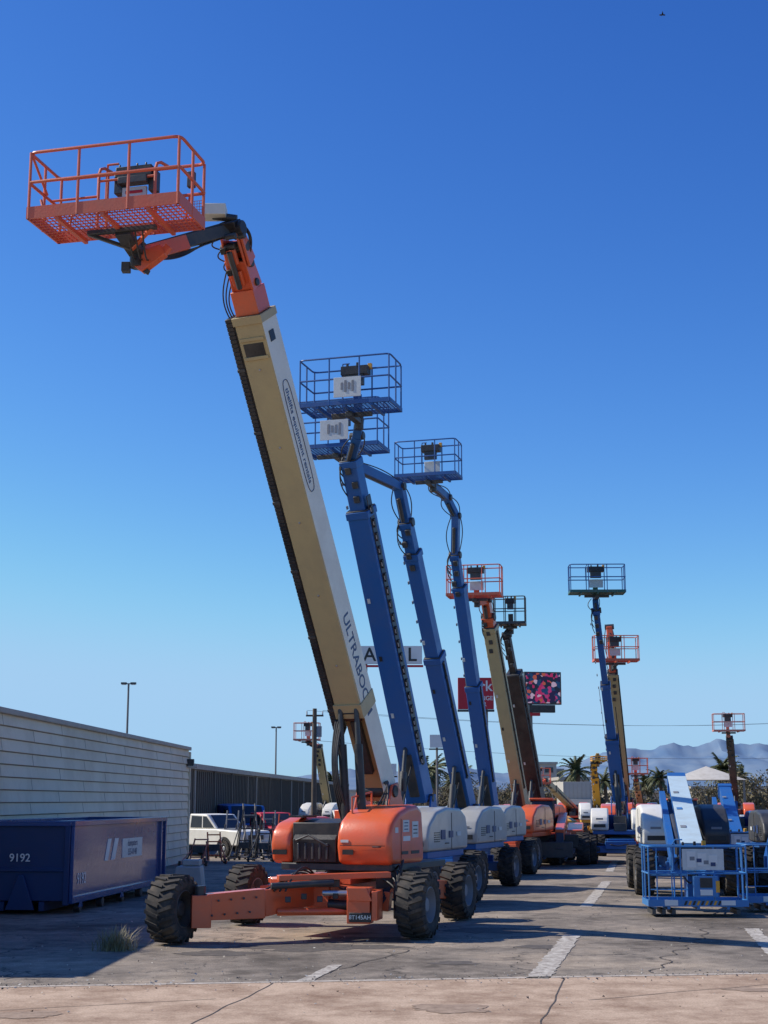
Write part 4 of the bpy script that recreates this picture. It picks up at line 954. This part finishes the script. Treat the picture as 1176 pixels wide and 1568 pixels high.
# ================================================================ vegetation
def palm(u,v,Y,s=1.0):
    t=S(u,v,Y); t=V((t.x,Y,max(t.z,2.5))); o=top('palm_tree',(t.x,Y,0)); p=Part('trunk',o)
    k=8; p.tube([V((t.x+.2*math.sin(i*.4),Y,t.z*i/k)) for i in range(k+1)],.2*s,'wood'); p.cyl(t-Z*.9,t,.32*s,'wood',r1=.42*s); p.done()
    q=Part('fronds',o)
    for i in range(46):
        az=random.random()*6.283; el=random.uniform(-.7,1.3); L=random.uniform(1.3,1.9)*s
        d=V((math.cos(az)*math.cos(el),math.sin(az)*math.cos(el),math.sin(el))); pr=t.copy(); side=V((-math.sin(az),math.cos(az),0))
        for j in range(7):
            w=.30*s*(1-.1*j); nx=pr+d*L/7; d=(d+V((0,0,-.17))).normalized()
            for b_ in(-1,1):
                q.raw([pr,nx,nx+side*b_*w*1.4+d*.15-Z*.12*s],[(0,1,2)],'palm'); q.raw([pr,pr.lerp(nx,.5),pr+side*b_*w*1.2+d*.18-Z*.1],[(0,1,2)],'palm')
            pr=nx
    q.done(False)
for a_ in ((650,1184,130,1.1),(662,1180,140,1.1),(708,1190,150),(690,1198,165),(882,1182,140,1.1),(1107,1178,135,1.1),(1118,1187,150),(1010,1192,150,.9),(925,1196,170),(508,1196,175),(1135,1190,165),(990,1200,160)): palm(*a_)
def tree(u,vt,Y,rx=2.5,name='shade_tree',n=1700):
    t=S(u,vt,Y); h=t.z; o=top(name,(t.x,Y,0)); c=V((t.x,Y,h*.62)); p=Part('trunk',o)
    p.tube([V((t.x,Y,0)),V((t.x+.1,Y,h*.3)),V((t.x,Y,h*.5))],.16,'wood')
    cl=[]
    for i in range(14):
        az=random.random()*6.28; rr=random.uniform(.3,.85); q=c+V((math.cos(az)*rx*rr,math.sin(az)*rx*rr,random.uniform(-.25,.33)*h)); cl.append((q,random.uniform(.35,.8)))
        p.tube([V((t.x,Y,h*.35)),(V((t.x,Y,h*.5))+q)/2,q],.05,'wood',n=5)
    p.done(); l=Part('foliage',o)
    for i in range(n):
        q,r_=random.choice(cl); x=q+V((random.gauss(0,1),random.gauss(0,1),random.gauss(0,.8)))*r_*.6
        a1=V((random.gauss(0,1),random.gauss(0,1),random.gauss(0,1))).normalized()*.2; a2=V((random.gauss(0,1),random.gauss(0,1),random.gauss(0,1))).normalized()*.2
        l.raw([x,x+a1,x+a2],[(0,1,2)],'leaf')
    l.done(False)
for a_ in ((1150,1186,130,3.0),(1172,1176,125,3.2),(1200,1190,120,3),(965,1202,160,2.8),(590,1210,180,2.5),(770,1200,175,3),(730,1202,185,3),(1040,1204,165,3),(635,1200,150,2.6),(672,1204,155,2.6),(845,1206,165,2.4),(1085,1204,150,2.6),(905,1208,175,2.6),(700,1198,160,3),(755,1198,165,3)): tree(*a_)
w=top('weed_clump',Gp(178,1456)); p=Part('stems',w); c=w.location
for i in range(260):
    az=random.random()*6.28; L=random.uniform(.15,.42); lean=random.uniform(.2,1.5); b0=c+V((random.gauss(0,.16),random.gauss(0,.1),0)); tp=b0+V((math.cos(az)*lean*L,math.sin(az)*lean*L,L)); s_=V((-math.sin(az),math.cos(az),0))*.005
    m_=b0.lerp(tp,.5)+Z*.05; p.raw([b0-s_,b0+s_,m_+s_,m_-s_,tp],[(0,1,2,3),(3,2,4)],'weed')
p.done(False)
# ================================================================ mountains
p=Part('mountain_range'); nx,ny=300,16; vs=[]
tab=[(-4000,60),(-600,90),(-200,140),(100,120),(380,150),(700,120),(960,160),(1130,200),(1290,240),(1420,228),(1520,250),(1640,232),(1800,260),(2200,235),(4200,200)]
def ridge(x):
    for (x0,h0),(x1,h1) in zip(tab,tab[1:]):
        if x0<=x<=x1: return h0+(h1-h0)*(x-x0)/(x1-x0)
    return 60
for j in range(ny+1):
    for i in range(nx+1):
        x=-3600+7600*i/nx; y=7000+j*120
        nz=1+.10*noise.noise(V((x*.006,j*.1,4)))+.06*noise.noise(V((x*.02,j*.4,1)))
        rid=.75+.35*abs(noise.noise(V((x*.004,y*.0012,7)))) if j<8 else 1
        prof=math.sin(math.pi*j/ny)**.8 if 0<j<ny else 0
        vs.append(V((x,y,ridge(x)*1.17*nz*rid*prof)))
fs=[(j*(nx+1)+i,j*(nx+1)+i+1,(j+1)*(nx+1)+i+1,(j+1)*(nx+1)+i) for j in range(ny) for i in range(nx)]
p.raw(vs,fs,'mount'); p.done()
b_=S(1014,23,60); o=top('bird',b_); p=Part('body',o); p.tube([b_+V((-.12,0,0)),b_+V((.0,0,.01)),b_+V((.13,0,0))],.03,'black'); p.raw([b_+V((-.03,0,.02)),b_+V((.06,0,.02)),b_+V((.0,.25,.08)),b_+V((-.02,-.22,.08))],[(0,1,2),(1,0,3)],'black'); p.done()
# ================================================================ light
el=math.radians(41); az=math.atan2(-.97,.16)
ts=V((math.sin(az)*math.cos(el),math.cos(az)*math.cos(el),math.sin(el)))
sd=bpy.data.lights.new('sun','SUN'); sd.energy=5.0; sd.angle=math.radians(.53); sd.color=(1,.93,.82)
so=bpy.data.objects.new('sun',sd); so.rotation_euler=ts.to_track_quat('Z','Y').to_euler(); so.location=(-20,20,30); scn.collection.objects.link(so)
w=bpy.data.worlds.new('World'); scn.world=w; w.use_nodes=True; nt=w.node_tree; bg=nt.nodes['Background']
sk=nt.nodes.new('ShaderNodeTexSky'); sk.sky_type='NISHITA'; sk.sun_disc=False; sk.sun_elevation=el; sk.sun_rotation=az; sk.altitude=600; sk.air_density=1.0; sk.dust_density=.3; sk.ozone_density=2.5
sp=nt.nodes.new('ShaderNodeSeparateColor'); cb=nt.nodes.new('ShaderNodeCombineColor'); nt.links.new(sk.outputs['Color'],sp.inputs['Color'])
# deepen the clear desert sky: per-channel contrast on the physical sky, rolled off towards the horizon haze
for ch,(pw,am,lim,ds) in (('Red',(1.8,2.15,3.7,2.0)),('Green',(1.47,1.82,6.1,2.0)),('Blue',(1.0,1.62,8.8,2.5))):
    m1=nt.nodes.new('ShaderNodeMath'); m1.operation='MULTIPLY'; m1.inputs[1].default_value=.1
    m2=nt.nodes.new('ShaderNodeMath'); m2.operation='POWER'; m2.inputs[1].default_value=pw
    m3=nt.nodes.new('ShaderNodeMath'); m3.operation='MULTIPLY'; m3.inputs[1].default_value=am*10
    m4=nt.nodes.new('ShaderNodeMath'); m4.operation='SMOOTH_MIN'; m4.inputs[1].default_value=lim; m4.inputs[2].default_value=ds
    nt.links.new(sp.outputs[ch],m1.inputs[0]); nt.links.new(m1.outputs[0],m2.inputs[0]); nt.links.new(m2.outputs[0],m3.inputs[0]); nt.links.new(m3.outputs[0],m4.inputs[0]); nt.links.new(m4.outputs[0],cb.inputs[ch])
nt.links.new(cb.outputs['Color'],bg.inputs['Color']); bg.inputs['Strength'].default_value=.10
# ================================================================ camera
cd=bpy.data.cameras.new('camera'); cd.sensor_fit='VERTICAL'; cd.sensor_height=24; cd.sensor_width=18; cd.lens=F/1568*24; cd.clip_end=20000; cd.clip_start=.1
co=bpy.data.objects.new('camera',cd); co.location=(0,0,H); co.rotation_euler=(math.pi/2+TH,0,0); scn.collection.objects.link(co); scn.camera=co
scn.view_settings.view_transform='Standard'; scn.view_settings.look='None'; scn.view_settings.exposure=0
